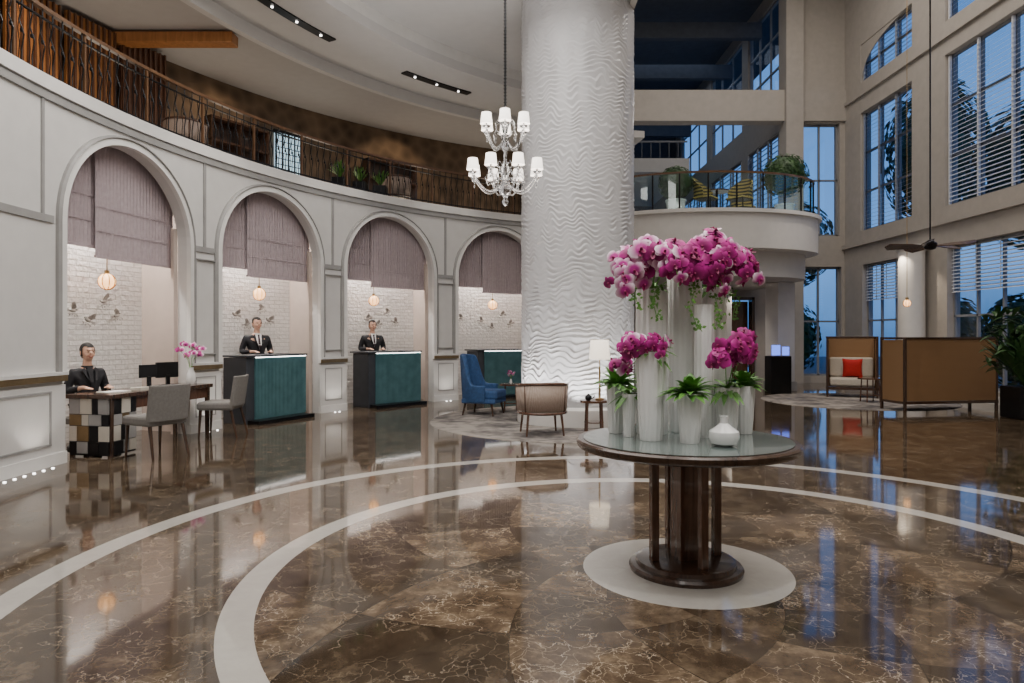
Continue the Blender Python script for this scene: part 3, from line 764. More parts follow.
sidechair((-4.05,9.50,0),rad(169-90)+pi+.25,'grey upholstered chair with dark legs at the desk end')
# ------------------------------------------------------------ people
def evalmesh(o):
    bpy.context.view_layer.update(); dg=bpy.context.evaluated_depsgraph_get()
    return bpy.data.meshes.new_from_object(o.evaluated_get(dg))
def skinmesh(nodes,edges,ells,vox=.012):
    me=bpy.data.meshes.new('tmp'); me.from_pydata([n[:3] for n in nodes],edges,[]); o=bpy.data.objects.new('tmp',me);COL.objects.link(o)
    sk=o.modifiers.new('s','SKIN'); sk.use_smooth_shade=True
    for i,n in enumerate(nodes):
        sv=me.skin_vertices[0].data[i]; sv.radius=(n[3],n[4] if len(n)>4 else n[3]); sv.use_root=(i==0)
    ss=o.modifiers.new('ss','SUBSURF');ss.levels=1;ss.render_levels=1
    m2=evalmesh(o); bpy.data.objects.remove(o)
    b=M(); b.v=[tuple(v.co) for v in m2.vertices]; b.f=[tuple(p.vertices) for p in m2.polygons]; b.mi=[0]*len(b.f)
    for c,r in ells: b.ell(c,r,14,10)
    me3=bpy.data.meshes.new('t2');me3.from_pydata(b.v,[],b.f); o=bpy.data.objects.new('t2',me3);COL.objects.link(o)
    rm=o.modifiers.new('r','REMESH');rm.mode='VOXEL';rm.voxel_size=vox;rm.use_smooth_shade=True
    sm=o.modifiers.new('sm','SMOOTH');sm.factor=.5;sm.iterations=2
    out=evalmesh(o); bpy.data.objects.remove(o); out.polygons.foreach_set('use_smooth',[True]*len(out.polygons))
    return out
def person(loc,rz,label,seated=False,female=False):
    e=thing('person',label,'person',loc,rz)
    lift=.52 if seated else .93
    sh=.165 if female else .19
    N=[];E=[]
    def nd(x,y,z,r,r2=None,par=None):
        N.append((x,y,z,r,r2 or r)); 
        if par is not None: E.append((par,len(N)-1))
        return len(N)-1
    tw=.85 if female else 1
    p=nd(0,0,lift,.14*tw,.10); s1=nd(0,0,lift+.16,.125*tw,.09,p); s2=nd(0,.0,lift+.33,.15*tw,.10,s1); nb=nd(0,.01,lift+.47,.07,.06,s2); nk=nd(0,0,lift+.545,.05,.05,nb); hd=nd(0,-.01,lift+.62,.06,.07,nk)
    handz=.755 if seated else 1.11
    body_ells=[((0,-.012,lift+.670),(.072,.090,.106)),((0,-.032,lift+.605),(.050,.058,.052)),((0,-.107,lift+.655),(.012,.019,.022)),((0,-.098,lift+.61),(.024,.010,.007)),((.076,0,lift+.66),(.010,.018,.03)),((-.076,0,lift+.66),(.010,.018,.03)),((0,-.092,lift+.70),(.042,.010,.010)),((.036,-.074,lift+.635),(.022,.02,.02)),((-.036,-.074,lift+.635),(.022,.02,.02))]
    for s in(-1,1):
        a=nd(s*sh,.01,lift+.42,.055,None,s2); b=nd(s*(sh+.07),.03,lift+.17,.042,None,a); w=nd(s*.15,-.22,handz+.01,.027,.022,b); pm=nd(s*.125,-.285,handz,.036,.016,w)
        for k,(dx,l) in enumerate(((-.028,.062),(-.009,.072),(.010,.068),(.028,.052))):
            q=nd(s*.125+dx,-.315,handz+.002,.009,None,pm); q2=nd(s*.12+dx,-.315-l*.55,handz+.002,.0085,None,q); nd(s*.118+dx,-.315-l,handz-.012,.0075,None,q2)
        t=nd(s*.125-s*.036,-.26,handz,.011,None,pm); nd(s*.125-s*.062,-.295,handz-.004,.009,None,t)
    for s in(-1,1):
        h=nd(s*.085,0,lift-.05,.085,None,p)
        if seated: k=nd(s*.11,-.40,lift-.03,.06,None,h); an=nd(s*.11,-.38,.10,.04,None,k); nd(s*.11,-.52,.035,.035,.03,an)
        else: k=nd(s*.10,-.01,.50,.06,None,h); an=nd(s*.10,.02,.09,.04,None,k); nd(s*.11,-.13,.035,.038,.03,an)
    me=skinmesh(N,E,body_ells,.0075); me.materials.append(SKIN); o=bpy.data.objects.new('body',me);COL.objects.link(o);o.parent=e
    N2=[];E2=[]
    def n2(x,y,z,r,r2=None,par=None):
        N2.append((x,y,z,r,r2 or r)); 
        if par is not None: E2.append((par,len(N2)-1))
        return len(N2)-1
    low=n2(0,0,lift-.12 if not seated else lift-.02,.16*tw,.125); pj=n2(0,0,lift+.03,.155*tw,.12,low); j1=n2(0,0,lift+.17,.14*tw,.108,pj); j2=n2(0,0,lift+.33,.168*tw,.122,j1); jb=n2(0,.015,lift+.45,.085,.07,j2)
    for s in(-1,1):
        a=n2(s*sh,.01,lift+.415,.072,None,j2); b=n2(s*(sh+.07),.03,lift+.17,.057,None,a); w=n2(s*.162,-.185,handz+.012,.042,None,b)
    me=skinmesh(N2,E2,[((0,.01,lift+.43),(sh+.01,.085,.05))],.014); me.materials.append(SUIT); o=bpy.data.objects.new('jacket',me);COL.objects.link(o);o.parent=e
    N2.clear();E2.clear()
    pj=n2(0,0,lift,.15,.115)
    for s in(-1,1):
        h=n2(s*.085,0,lift-.05,.10,None,pj)
        if seated: k=n2(s*.11,-.41,lift-.03,.075,None,h); n2(s*.11,-.385,.12,.055,None,k)
        else: k=n2(s*.10,-.01,.50,.075,None,h); n2(s*.10,.02,.10,.06,None,k)
    me=skinmesh(N2,E2,[],.014); me.materials.append(SUIT); o=bpy.data.objects.new('trousers',me);COL.objects.link(o);o.parent=e
    for s in(-1,1):
        y=-.45 if seated else -.05
        m=M();m.ell((s*.11,y,.045),(.048,.14,.045));m.ell((s*.11,y+.08,.06),(.045,.06,.05)); m.obj('shoe',BLACKM,e,smooth=True)
    zc=lift+.47; yb=-.128
    wv=.6 if female else 1
    m=M(); m.add([(-.055*wv,-.062,zc+.02),(.055*wv,-.062,zc+.02),(.03*wv,yb-.006,lift+.30),(0,yb-.004,lift+.22),(-.03*wv,yb-.006,lift+.30)],[(0,1,2,3,4)])
    m.shell(.066,.01,0,360,lift+.455,lambda t:lift+.50,n=20); m.obj('shirt',SHIRT if not female else SUIT,e)
    if not female:
        m=M(); m.add([(-.014,yb+.045,zc-.01),(.014,yb+.045,zc-.01),(.024,yb-.012,lift+.28),(0,yb-.010,lift+.225),(-.024,yb-.012,lift+.28)],[(0,1,2,3,4)]); m.ell((0,-.085,zc-.008),(.018,.012,.018)); m.obj('tie',TIE,e)
    for s in(-1,1):
        m=M(); m.add([(s*.06,-.062,zc+.02),(s*.095,-.075,zc-.02),(s*.06,yb-.016,lift+.32),(s*.005,yb-.012,lift+.19),(s*.035,yb-.010,lift+.32)],[(0,1,2,3,4)]); m.obj('lapel',SUIT,e)
    # hair: a shell hugging the skull, trimmed to a hairline
    m=M(); hz_=lift+.670
    m.ell((0,-.004,hz_+.004),(.080,.098,.114),36,26)
    vs=m.v; nf=[]
    for f in m.f:
        c=sum((Vector(vs[i]) for i in f),Vector())/len(f); zr=c.z-hz_
        front=zr>.058+.25*abs(c.x) if not female else zr>.050+.35*abs(c.x)
        side=zr>(-.01 if not female else -.045) and c.y>-.035
        back=c.y>.012 and zr>-.085
        if (c.y<=-.035 and front) or side or back: nf.append(f)
    m.f=nf;m.mi=[0]*len(nf)
    m.ell((0,.018,hz_+.048),(.072,.080,.068),16,10)
    if female: m.ell((0,.105,hz_+.03),(.045,.042,.045))
    m.obj('hair',HAIR,e,smooth=True)
    for s in(-1,1):
        m=M();m.ell((s*.028,-.094,hz_+.002),(.010,.007,.0055),10,8);m.obj('eye',EYEM,e,smooth=True)
        m=M();m.tube([(s*.014,-.101,hz_+.020),(s*.028,-.100,hz_+.025),(s*.044,-.088,hz_+.019)],.0026,5);m.obj('eyebrow',HAIR,e)
    m=M();m.tube([(-.025,-.092,lift+.618),(-.013,-.105,lift+.610),(0,-.109,lift+.607),(.013,-.105,lift+.610),(.025,-.092,lift+.618)],.0045,6);m.obj('lips',LIPM,e,smooth=True)
    return e
def pr(R,a): return (*pt(R,a),0)
person(pr(10.72,152.7),rad(152.7-90)-.35,'man in black suit, white shirt and tie standing behind reception desk')
person(pr(10.72,138.1),rad(138.1-90)-.30,'man in black suit and dark tie standing behind teal reception desk')
person(pr(10.50,171.4),rad(171.4-90)-.45,'smiling woman in black jacket with tied dark hair seated at desk',True,True)
e=thing('office_stool','low dark upholstered stool behind the concierge desk','stool',(*pt(10.50,171.4),0),rad(81))
M().box((0,.02,.35),(.42,.40,.08)).obj('seat',GREYF,e,bev=.02)
M().cyl((0,.02,.03),.025,.29,12).obj('post',BLACKM,e); M().cyl((0,.02,0),.2,.03,24).obj('base',BLACKM,e)
# ------------------------------------------------------------ flower table
e=thing('round_table','round dark walnut pedestal table with inset glass top','table',(TX,TY,0))
M().lathe([(.33,0),(.335,.022),(.325,.036),(.295,.040),(.29,.062),(.265,.070),(.05,.072)],n=64).obj('base',WOODD,e,smooth='auto')
M().box((0,0,.40),(.135,.135,.66),rz=.25).obj('pedestal',WOODR,e,bev=.002)
for k in range(4):
    a=rad(14+90*k); M().box((.205*math.cos(a),.205*math.sin(a),.40),(.045,.045,.66),rz=.25).obj('post',WOODR,e,bev=.002)
M().lathe([(.05,.72),(.60,.72),(.635,.728),(.648,.742),(.651,.768),(.64,.778),(.05,.778)],n=96).obj('tabletop',WOODD,e,smooth='auto')
M().lathe([(.02,.777),(.605,.777),(.608,.782),(.02,.784)],n=96).obj('glass_inlay',TG,e,smooth='auto')
def vase(px,py,r,h,label,style=0,flute=.035,nf=14):
    e=M(); t=.784
    if style==0: prof=[(r*.72,0),(r*.76,.01),(r*.86,h*.3),(r*1.0,h*.8),(r*1.02,h),(r*.93,h),(r*.85,h*.85),(r*.7,h*.6)]
    elif style==1: prof=[(r*.5,0),(r*.85,.015),(r,.05),(r*.95,.08),(r*.55,.105),(r*.27,.125),(r*.25,.15),(r*.3,.165),(r*.2,.165),(r*.18,.13)]
    else: prof=[(r*.9,0),(r*.95,.01),(r,h*.5),(r*.96,h),(r*.86,h),(r*.86,h*.9)]
    e.lathe(prof,n=96,flute=flute,nf=nf)
    return e.obj('vase',CERAM,loc=(px,py,t),smooth='auto',label=label,cat='vase')
tallL='tall fluted white ceramic vase holding cascading orchids'
vase(.875,4.27,.10,.90,tallL,2,.04,16); vase(1.10,4.36,.11,.99,tallL,2,.03,18); vase(1.30,4.42,.085,.92,tallL,2,.04,14); vase(1.165,4.14,.06,.80,tallL,2,.04,12)
vase(.815,4.0,.085,.52,'white ribbed ceramic vase with pink orchids on glass table',0)
vase(.655,4.30,.058,.31,'small white vase with green leaves and pink orchids',0)
vase(1.015,3.90,.07,.285,'short fluted white vase with green rosette plant',0)
vase(1.29,4.10,.07,.30,'short white vase with magenta orchids',0)
vase(1.18,3.80,.085,.17,'low bulbous white bottle vase with narrow neck',1,0)
vase(1.45,4.27,.065,.30,'white fluted vase with leafy green plant',0)
vase(.71,4.14,.04,.26,'small white vase among the taller vases',0)
def bloommesh():
    m=M()
    def petal(ang,L,w,tilt,mi=0,lift=0):
        v=[];f=[];q=5
        for k in range(q+1):
            t=k/q; ww=w*math.sin(pi*(t*.86+.08))**.7; r_=L*t
            for s in(-1,-.5,0,.5,1):
                x=r_; y=s*ww; z=lift+tilt*L*t*t*.5+ .18*ww*(1-abs(s))-.1*L*t
                v.append((x*math.cos(ang)-y*math.sin(ang),x*math.sin(ang)+y*math.cos(ang),z))
        for k in range(q):
            for s in range(4): o=5*k+s; f.append((o,o+1,o+6,o+5))
        m.add(v,f,mi)
    for a in(90,215,325): petal(rad(a),.050,.018,-.3)
    for a in(5,175): petal(rad(a),.056,.029,-.2,lift=.003)
    petal(rad(270),.028,.010,1.4,1,.006); m.ell((0,0,.01),(.007,.007,.012),8,6,1)
    return m
bloomM=bloommesh().obj('tmpb',[MAG,LIP],smooth=True); bm_mag=bloomM.data; bpy.data.objects.remove(bloomM)
bm_pink=bm_mag.copy(); bm_pink.materials[0]=PINK
def bouquet(cs,n,kind,label,base,seed=0,leaves=True,low=-.5,sc=1.0,sprays=0):
    rnd=random.Random(seed); e=thing('orchid_bouquet',label,'flowers',(base[0],base[1],base[2]))
    m=M(); B=Vector((0,0,-.05)); B0=Vector(base)
    def addb(P,nrm,s):
        q=nrm.to_track_quat('Z','Y')@Matrix.Rotation(rnd.uniform(-.6,.6),3,'Z').to_quaternion()
        pk= (kind=='pink' and rnd.random()<.80) or (kind=='mix' and rnd.random()<.32) or (kind=='mag' and rnd.random()<.03)
        o=bpy.data.objects.new('orchid_bloom',bm_pink if pk else bm_mag); COL.objects.link(o); o.parent=e
        o.location=P-B0; o.rotation_euler=q.to_euler(); s*=rnd.uniform(.8,1.2)*sc; o.scale=(s,s,s)
    used=0
    for i in range(sprays):
        c,r=cs[i%len(cs)]; a=rnd.uniform(pi*.95,2*pi*1.03)
        tip=Vector((c[0]+r[0]*1.25*math.cos(a),c[1]+r[1]*1.05*math.sin(a),c[2]-r[2]*rnd.uniform(.3,1.2)))
        top=Vector((c[0]+r[0]*.5*math.cos(a),c[1]+r[1]*.5*math.sin(a),c[2]+r[2]*rnd.uniform(.6,1.0)))
        st=B0+B
        P=[(st*(1-t)**3+(st.lerp(top,.7)+Vector((0,0,.04)))*3*t*(1-t)**2+(top+(tip-top)*.25+Vector((0,0,.03)))*3*t*t*(1-t)+tip*t**3) for t in [k/8 for k in range(9)]]
        m.tube([p-B0 for p in P],.003,5)
        for k in range(5):
            if used>=n: break
            t=.55+.45*k/4; p=P[int(t*8)]+Vector((rnd.uniform(-.025,.025),rnd.uniform(-.03,0),rnd.uniform(-.02,.02)))
            out=(p-Vector(c)).normalized(); addb(p,(out+Vector((rnd.uniform(-.3,.3),-.7,rnd.uniform(-.1,.3)))).normalized(),1.05-.06*k); used+=1
    for i in range(n-used):
        c,r=cs[i%len(cs)]
        while True:
            d=Vector((rnd.gauss(0,1),rnd.gauss(0,1),rnd.gauss(0,1))).normalized()
            if d.z>low-.3*rnd.random() and d.y<.5: break
        rr=rnd.uniform(.62,1.15); P=Vector((c[0]+d.x*r[0]*rr,c[1]+d.y*r[1]*rr,c[2]+d.z*r[2]*rr))
        addb(P,(d+Vector((rnd.uniform(-.5,.5),rnd.uniform(-.9,-.2),rnd.uniform(-.4,.4)))).normalized(),1)
    m.obj('stems',GREEN,e)
    if leaves: leafmesh(16,.16,.02,(-.5,.8),.4,seed,0).obj('leaves',GREEN,e)
    return e
bouquet([((.82,4.16,1.85),(.18,.16,.13)),((.73,4.14,1.80),(.10,.12,.12)),((.92,4.1,1.84),(.12,.13,.13))],98,'pink','pink and white orchid sprays cascading over tall vase',(.875,4.27,1.68),1,sc=1.18,sprays=9)
bouquet([((1.05,4.14,1.84),(.14,.15,.14)),((1.13,4.10,1.80),(.12,.13,.13))],90,'mag','deep magenta orchid sprays atop tall vase',(1.10,4.36,1.77),2,sc=1.14,sprays=5)
bouquet([((1.26,4.22,1.90),(.16,.15,.14)),((1.36,4.20,1.82),(.11,.12,.14)),((1.20,4.14,1.88),(.12,.14,.13))],98,'mix','magenta and pink orchid sprays spilling from tall vase',(1.30,4.42,1.70),3,sc=1.16,sprays=9)
bouquet([((.78,3.98,1.355),(.12,.10,.06)),((.69,4.0,1.33),(.06,.07,.05))],44,'mix','pink orchid sprays in ribbed white vase',(.815,4.0,1.30),4,sc=.95,sprays=4)
bouquet([((.655,4.1,1.21),(.06,.07,.05))],10,'mag','small magenta orchid spray above leafy vase',(.71,4.14,1.04),5,True,sc=.9)
bouquet([((1.27,3.98,1.34),(.10,.09,.07)),((1.20,3.94,1.26),(.05,.06,.07)),((1.36,4.0,1.30),(.08,.08,.07))],50,'mag','magenta orchid spray in short white vase',(1.29,4.10,1.08),6,sc=.98,sprays=4)
bouquet([((1.43,4.15,1.38),(.06,.06,.05))],9,'mag','small magenta orchid tuft beside taller vases',(1.45,4.27,1.08),7,False,sc=.9)
for i,(x,y,z,L) in enumerate(((.655,4.30,1.085,.19),(1.015,3.90,1.06,.19),(1.45,4.27,1.08,.16))):
    leafmesh(60,L,.024,(.1,1.35),.35,i+20).obj('leafy_plant',GREEN,loc=(x,y,z),smooth=True,label='bright green rosette plant in white fluted vase',cat='plant')
def vine(pts,label,seed):
    rnd=random.Random(seed); m=M(); m.tube(pts,.0025,5); P=[Vector(p) for p in pts]
    for i in range(len(P)-1):
        for k in range(13):
            c=P[i].lerp(P[i+1],rnd.random())+Vector((rnd.uniform(-.03,.03),rnd.uniform(-.02,.01),rnd.uniform(-.015,.015)))
            u=Vector((rnd.uniform(-1,1),rnd.uniform(-.3,.3),rnd.uniform(-1,.3))).normalized(); w=Vector((0,-1,0)).cross(u).normalized(); l=.014*rnd.uniform(.6,1.2)
            m.add([c-u*l,c+w*l*.6,c+u*l,c-w*l*.6],[(0,1,2,3)])
    m.obj('trailing_vine',GREEN,label=label,cat='plant')
vl='trailing green vine spilling down a tall white vase'
vine([(.90,4.17,1.70),(.86,4.11,1.66),(.85,4.10,1.58),(.87,4.09,1.5)],vl,1)
vine([(1.12,4.22,1.74),(1.08,4.05,1.66),(1.05,4.04,1.56),(1.09,4.03,1.46),(1.12,4.02,1.42)],vl,2)
vine([(1.25,4.22,1.66),(1.22,4.06,1.58),(1.24,4.05,1.50),(1.22,4.05,1.44)],vl,3)
vine([(.76,4.1,1.72),(.73,4.05,1.64),(.75,4.04,1.56)],vl,4)
vine([(1.37,4.3,1.70),(1.40,4.28,1.6),(1.38,4.27,1.5)],vl,5)
# ------------------------------------------------------------ chandelier
e=thing('chandelier','two-tier clear glass chandelier with small white shades','chandelier',(-.09,9.0,3.1))
m=M(); m.lathe([(.005,0),(.03,.02),(.045,.06),(.02,.10),(.06,.15),(.10,.22),(.05,.28),(.02,.34),(.05,.42),(.06,.5),(.02,.6),(.025,.72),(.06,.78),(.03,.86),(.015,.95),(.05,1.05),(.07,1.12),(.02,1.2),(.035,1.27),(.01,1.33)],n=20); m.obj('stem',CGLASS,e,smooth=True)
m=M();m.tube([(0,0,1.3),(0,0,3.7)],.014,8)
for k in range(52):
    z=1.32+k*.045; m.lathe([(.014,-.012),(.024,0),(.014,.012)],(0,0,z),8)
m.lathe([(.07,3.62),(.09,3.70)],n=20); m.obj('chain',BLACKM,e)
def arm(R,z0,z1,a,sh=.145):
    ca,sa=math.cos(a),math.sin(a); P=[]
    for k in range(13):
        t=k/12; r_=.03+(R-.03)*t; z=z0-.14*math.sin(pi*t)+(z1-z0)*t**2; P.append((r_*ca,r_*sa,z))
    m=M();m.tube(P,.011,8)
    m.tube([((R*f)*ca,(R*f)*sa,zz) for f,zz in((.15,z0+.02),(.3,z0+.1),(.5,z0+.12),(.62,z0+.05),(.55,z0-.01),(.45,z0+.03))],.008,6)
    m.tube([((R*f)*ca,(R*f)*sa,zz) for f,zz in((.1,z0+.10),(.2,z0+.22),(.4,z0+.26),(.52,z0+.20),(.45,z0+.15))],.007,6)
    m.lathe([(.01,-.03),(.03,-.015),(.055,.01),(.057,.015),(.015,.015),(.013,.05)],(R*ca,R*sa,z1),16)
    for q in(-.05,-.10): m.ell((R*ca,R*sa,z1+q),(.013,.013,.022),8,6)
    m.obj('arm',CGLASS,e,smooth=True)
    s=M();s.lathe([(.080,.04),(.064,.04+sh),(.059,.04+sh),(.075,.04)],(R*ca,R*sa,z1),20,cap=False);s.obj('shade',SHADEC,e,smooth=True)
for k in range(8): arm(.45,.30,.40,rad(22+45*k))
for k in range(6): arm(.28,.86,1.0,rad(30+60*k))
m=M()
for k in range(16):
    a=rad(22.5*k); m.ell((.13*math.cos(a),.13*math.sin(a),.34-.01*(k%2)),(.012,.012,.02),8,6)
m.obj('crystal_drops',CGLASS,e)
# ------------------------------------------------------------ lounge furniture
def sstep(x): x=min(1,max(0,x)); return x*x*(3-2*x)
def wing():
    e=thing('wingback_chair','deep blue velvet wingback armchair with turned legs','armchair',(-.53,12.0,RZ),1.25)
    M().box((0,-.06,.36),(.54,.62,.16)).obj('seat_cushion',BLUEF,e,bev=.04)
    M().shell(.34,.07,-30,210,.22,lambda t:.56+.50*sstep((.5-abs(t-.5)-.15)/.16)-.04*abs(math.cos(pi*t)),sy=1.0,lean=.14,n=44).obj('backrest',BLUEF,e,bev=.02,smooth='auto')
    M().box((0,-.04,.25),(.60,.62,.08)).obj('apron',BLUEF,e,bev=.02)
    for sx in(-1,1):
        for sy in(-1,1): M().tube([(sx*.24,sy*.24-.03,.22),(sx*.28,sy*.28-.03,0)],[.025,.014],8).obj('leg',WOODD,e)
wing()
def tub(loc,rz,label,name='tub_armchair'):
    e=thing(name,label,'armchair',loc,rz,'cane tub chairs')
    M().box((0,-.02,.36),(.54,.52,.12)).obj('seat',CREAM,e,bev=.04)
    m=M();m.shell(.35,.02,-12,192,.34,lambda t:.67+.04*math.sin(pi*t),lean=.06,n=40);m.obj('backrest',CANE,e,smooth=True)
    m=M(); pts=[];pl=[]
    for k in range(25):
        t=k/24;a=rad(-12+204*t); r_=.35*1.06-.01; pts.append((r_*math.cos(a),r_*math.sin(a),.68+.04*math.sin(pi*t))); pl.append((.345*math.cos(a),.345*math.sin(a),.31))
    m.tube(pts,.022,8);m.tube(pl,.02,8);m.tube([pts[0],pl[0]],.018,8);m.tube([pts[-1],pl[-1]],.018,8)
    for k in(6,18): m.tube([pts[k],pl[k]],.014,6)
    m.obj('frame',WOODR,e,smooth=True)
    for sx in(-1,1):
        for sy in(-1,1): M().tube([(sx*.23,sy*.22,.32),(sx*.26,sy*.26,0)],[.02,.013],8).obj('leg',WOODR,e)
    return e
t1=tub((.42,9.62,RZ),.15+pi,'rounded cane-back armchair with brown frame seen from behind')
for i,a in enumerate((157.5,133)): copything(t1,(*pt(11.3,a),4.15),rad(a+80*(i%2)),'low rounded armchair on mezzanine behind railing')
def sidetable(loc,label,r=.22,h=.46):
    e=thing('side_table',label,'table',loc)
    M().lathe([(.02,h-.03),(r,h-.03),(r,h),(.02,h)],n=32).obj('tabletop',WOODR,e,smooth='auto')
    for k in range(4):
        a=pi/4+k*pi/2; M().tube([(r*.7*math.cos(a),r*.7*math.sin(a),h-.03),(r*.8*math.cos(a),r*.8*math.sin(a),0)],.014,8).obj('leg',WOODR,e)
    M().lathe([(.02,.14),(r*.7,.14),(r*.7,.155),(.02,.155)],n=24).obj('lower_shelf',WOODR,e,smooth='auto')
sidetable((-.02,12.5,RZ),'small round brown side table beside blue armchair',.21,.50)
def orchidpot(loc,label,s=1.0):
    e=thing('orchid_vase',label,'flowers',loc)
    M().lathe([(.04*s,0),(.06*s,.05*s),(.05*s,.12*s),(.03*s,.18*s),(.035*s,.2*s),(.025*s,.2*s)],n=20).obj('vase_body',CERAM,e,smooth='auto')
    m=M(); rnd=random.Random(3)
    heads=[]
    for k in range(7):
        a=k*.9; tx,ty,tz=.12*s*math.cos(a),.12*s*math.sin(a),(.36+.05*(k%3))*s; m.tube([(0,0,.15*s),(tx*.3,ty*.3,.3*s),(tx,ty,tz)],.003,5); heads.append((tx,ty,tz))
    m.obj('stems',GREEN,e)
    for x,y,z in heads:
        for q in range(2):
            o=bpy.data.objects.new('bloom',bm_mag if q else bm_pink);COL.objects.link(o);o.parent=e;o.location=(x+rnd.uniform(-.03,.03),y+rnd.uniform(-.03,.03),z+rnd.uniform(-.03,.03));o.rotation_euler=(1.2+rnd.uniform(-.3,.3),0,rnd.uniform(-.6,.9));o.scale=(.8*s,)*3
orchidpot(dl(.80,-.06,DH),'pink orchids in small vase on concierge desk',1.15)
orchidpot((-.02,12.48,.50+RZ),'tiny white vase with pink flowers on round side table',.45)
sidetable((1.17,9.75,RZ),'small square-legged brown table holding lamp by column',.20,.46)
e=thing('table_lamp','table lamp with cream drum shade and slim base','lamp',(1.26,9.82,.46+RZ))
M().lathe([(.06,0),(.065,.015),(.015,.03),(.012,.45),(.02,.47)],n=20).obj('base',BRASS,e,smooth='auto'); M().lathe([(.15,.58),(.13,.86),(.125,.86),(.145,.58)],n=28,cap=False).obj('shade',SHADE,e,smooth=True)
M().tube([(0,0,.46),(0,0,.62)],.008,6).obj('bulb_holder',BRASS,e)
e=thing('teapot','small dark teapot on side table','teapot',(1.08,9.66,.46+RZ)); m=M();m.lathe([(.025,0),(.05,.03),(.05,.06),(.02,.085),(.01,.10)],n=16);m.obj('pot',BLACKM,e,smooth=True);M().tube([(.045,0,.03),(.08,0,.05),(.09,0,.08)],.008,6).obj('spout',BLACKM,e)
def booth(loc,rz,W_,label,H=1.36,Dp=.62,front=None):
    e=thing('wicker_sofa',label,'sofa',loc,rz,'woven lounge sofas')
    y0,y1=.34-Dp,.34; yc=(y0+y1)/2
    M().box((0,y1-.02,.18+(H-.18)/2),(W_-.08,.025,H-.22)).obj('woven_back',WICK,e)
    m=M()
    for sx in(-1,1):
        x=sx*(W_/2-.03)
        m.box((x,y1-.02,H/2),(.045,.045,H)); m.box((x,y0,H/2),(.045,.045,H)); m.box((x,yc,H-.02),(.045,Dp,.04)); m.box((x,yc,.17),(.045,Dp,.045))
    m.box((0,y1-.02,H-.02),(W_,.05,.04));m.box((0,y1-.02,.17),(W_,.045,.05));m.box((0,y0,.2),(W_,.045,.06)); m.obj('frame',WOODD,e,bev=.005)
    for sx in(-1,1):
        M().box((sx*(W_/2-.03),yc,.18+(H-.22)/2),(.02,Dp-.06,H-.24)).obj('side_panel',WICK,e)
    n=max(1,round(W_/.8)); w=(W_-.14)/n
    for k in range(n):
        x=-W_/2+.07+w*(k+.5); M().box((x,yc-.02,.34),(w-.01,Dp-.06,.18)).obj('seat_cushion',CREAM,e,bev=.04)
        M().box((x,y1-.11,.66),(w-.01,.13,.44)).obj('back_cushion',CREAM,e,bev=.04)
    return e
booth((7.98,12.8,0),pi+.16,1.95,'high woven rattan sofa back in dark frame seen from behind')
booth((7.66,15.4,RZ),-.42,1.05,'high-backed woven rattan seat with cream cushions')
ca,sa=math.cos(-.42),math.sin(-.42)
M().pillow((0,0,0),.42,.42,.16).obj('cushion',RED,loc=(7.66+(.02)*ca-(.06)*sa,15.4+.02*sa+.06*ca,.645+RZ),rz=-.42,smooth=True,label='square deep red scatter cushion on rattan sofa',cat='cushion')
sidetable((7.45,14.2,RZ),'small round dark table between rattan sofas',.24,.5)
e=thing('potted_palm','leafy green palm in dark square pot','potted plant',(8.60,11.45,0))
M().box((0,0,.27),(.5,.5,.54)).obj('pot',BLACKM,e,bev=.02)
m=leafmesh(120,1.3,.05,(.85,1.52),.25,5,.54); 
for k in range(170):
    r_=random.Random(k); mm=leafmesh(1,.42,.045,(.1,1.2),.5,k+99,0)
    dx,dy,dz=r_.uniform(-.4,.4),r_.uniform(-.4,.4),r_.uniform(.7,1.75); m.add([(x+dx,y+dy,z+dz) for x,y,z in mm.v],mm.f)
m.obj('foliage',GREEND,e)
e=thing('display_console','dark console with glowing blue screens beside white pier','console',(6.35,16.3,0),.1)
M().box((0,0,.45),(.5,.35,.9)).obj('cabinet',BLACKM,e,bev=.01); M().box((-.1,-.1,1.04),(.2,.03,.24)).obj('screen',SCREEN,e); M().box((.14,-.1,1.02),(.16,.03,.2)).obj('screen',SCREEN,e)
e0=None
for i,(x,y,r_) in enumerate(((4.50,15.85,.9),(5.30,15.9,-.9),(5.75,17.0,.5))):
    if e0 is None:
        e=thing('bistro_armchair','black and yellow striped woven armchair on balcony','armchair',(x,y,4.15),r_,'balcony armchairs')
        M().box((0,0,.42),(.46,.44,.06)).obj('seat',YEL,e,bev=.02)
        M().shell(.27,.025,-10,190,.42,lambda t:.60+.32*math.sin(pi*t),lean=.1).obj('backrest',YEL,e)
        for sx in(-1,1):
            for sy in(-1,1): M().tube([(sx*.20,sy*.18,.40),(sx*.23,sy*.22,0)],.015,6).obj('leg',BLACKM,e)
        e0=e
    else: copything(e0,(x,y,4.15),r_)
e=thing('bistro_table','small round dark table between balcony armchairs','table',(4.95,16.5,4.15)); M().cyl((0,0,.70),.3,.03,28).obj('tabletop',WOODR,e); M().cyl((0,0,0),.03,.7,12).obj('post',BLACKM,e); M().cyl((0,0,0),.2,.03,24).obj('base',BLACKM,e)
e=thing('ceiling_fan','dark ceiling fan with wide blades on very long rod','fan',(7.35,12.0,2.95),.35)
m=M();m.tube([(0,0,.1),(0,0,9.3)],.014,8);m.lathe([(.06,9.22),(.07,9.3)],n=16);m.obj('rod',BLACKM,e)
M().lathe([(.02,-.06),(.08,-.04),(.11,.0),(.11,.06),(.05,.11),(.02,.13)],n=24).obj('motor',BLACKM,e,smooth='auto')
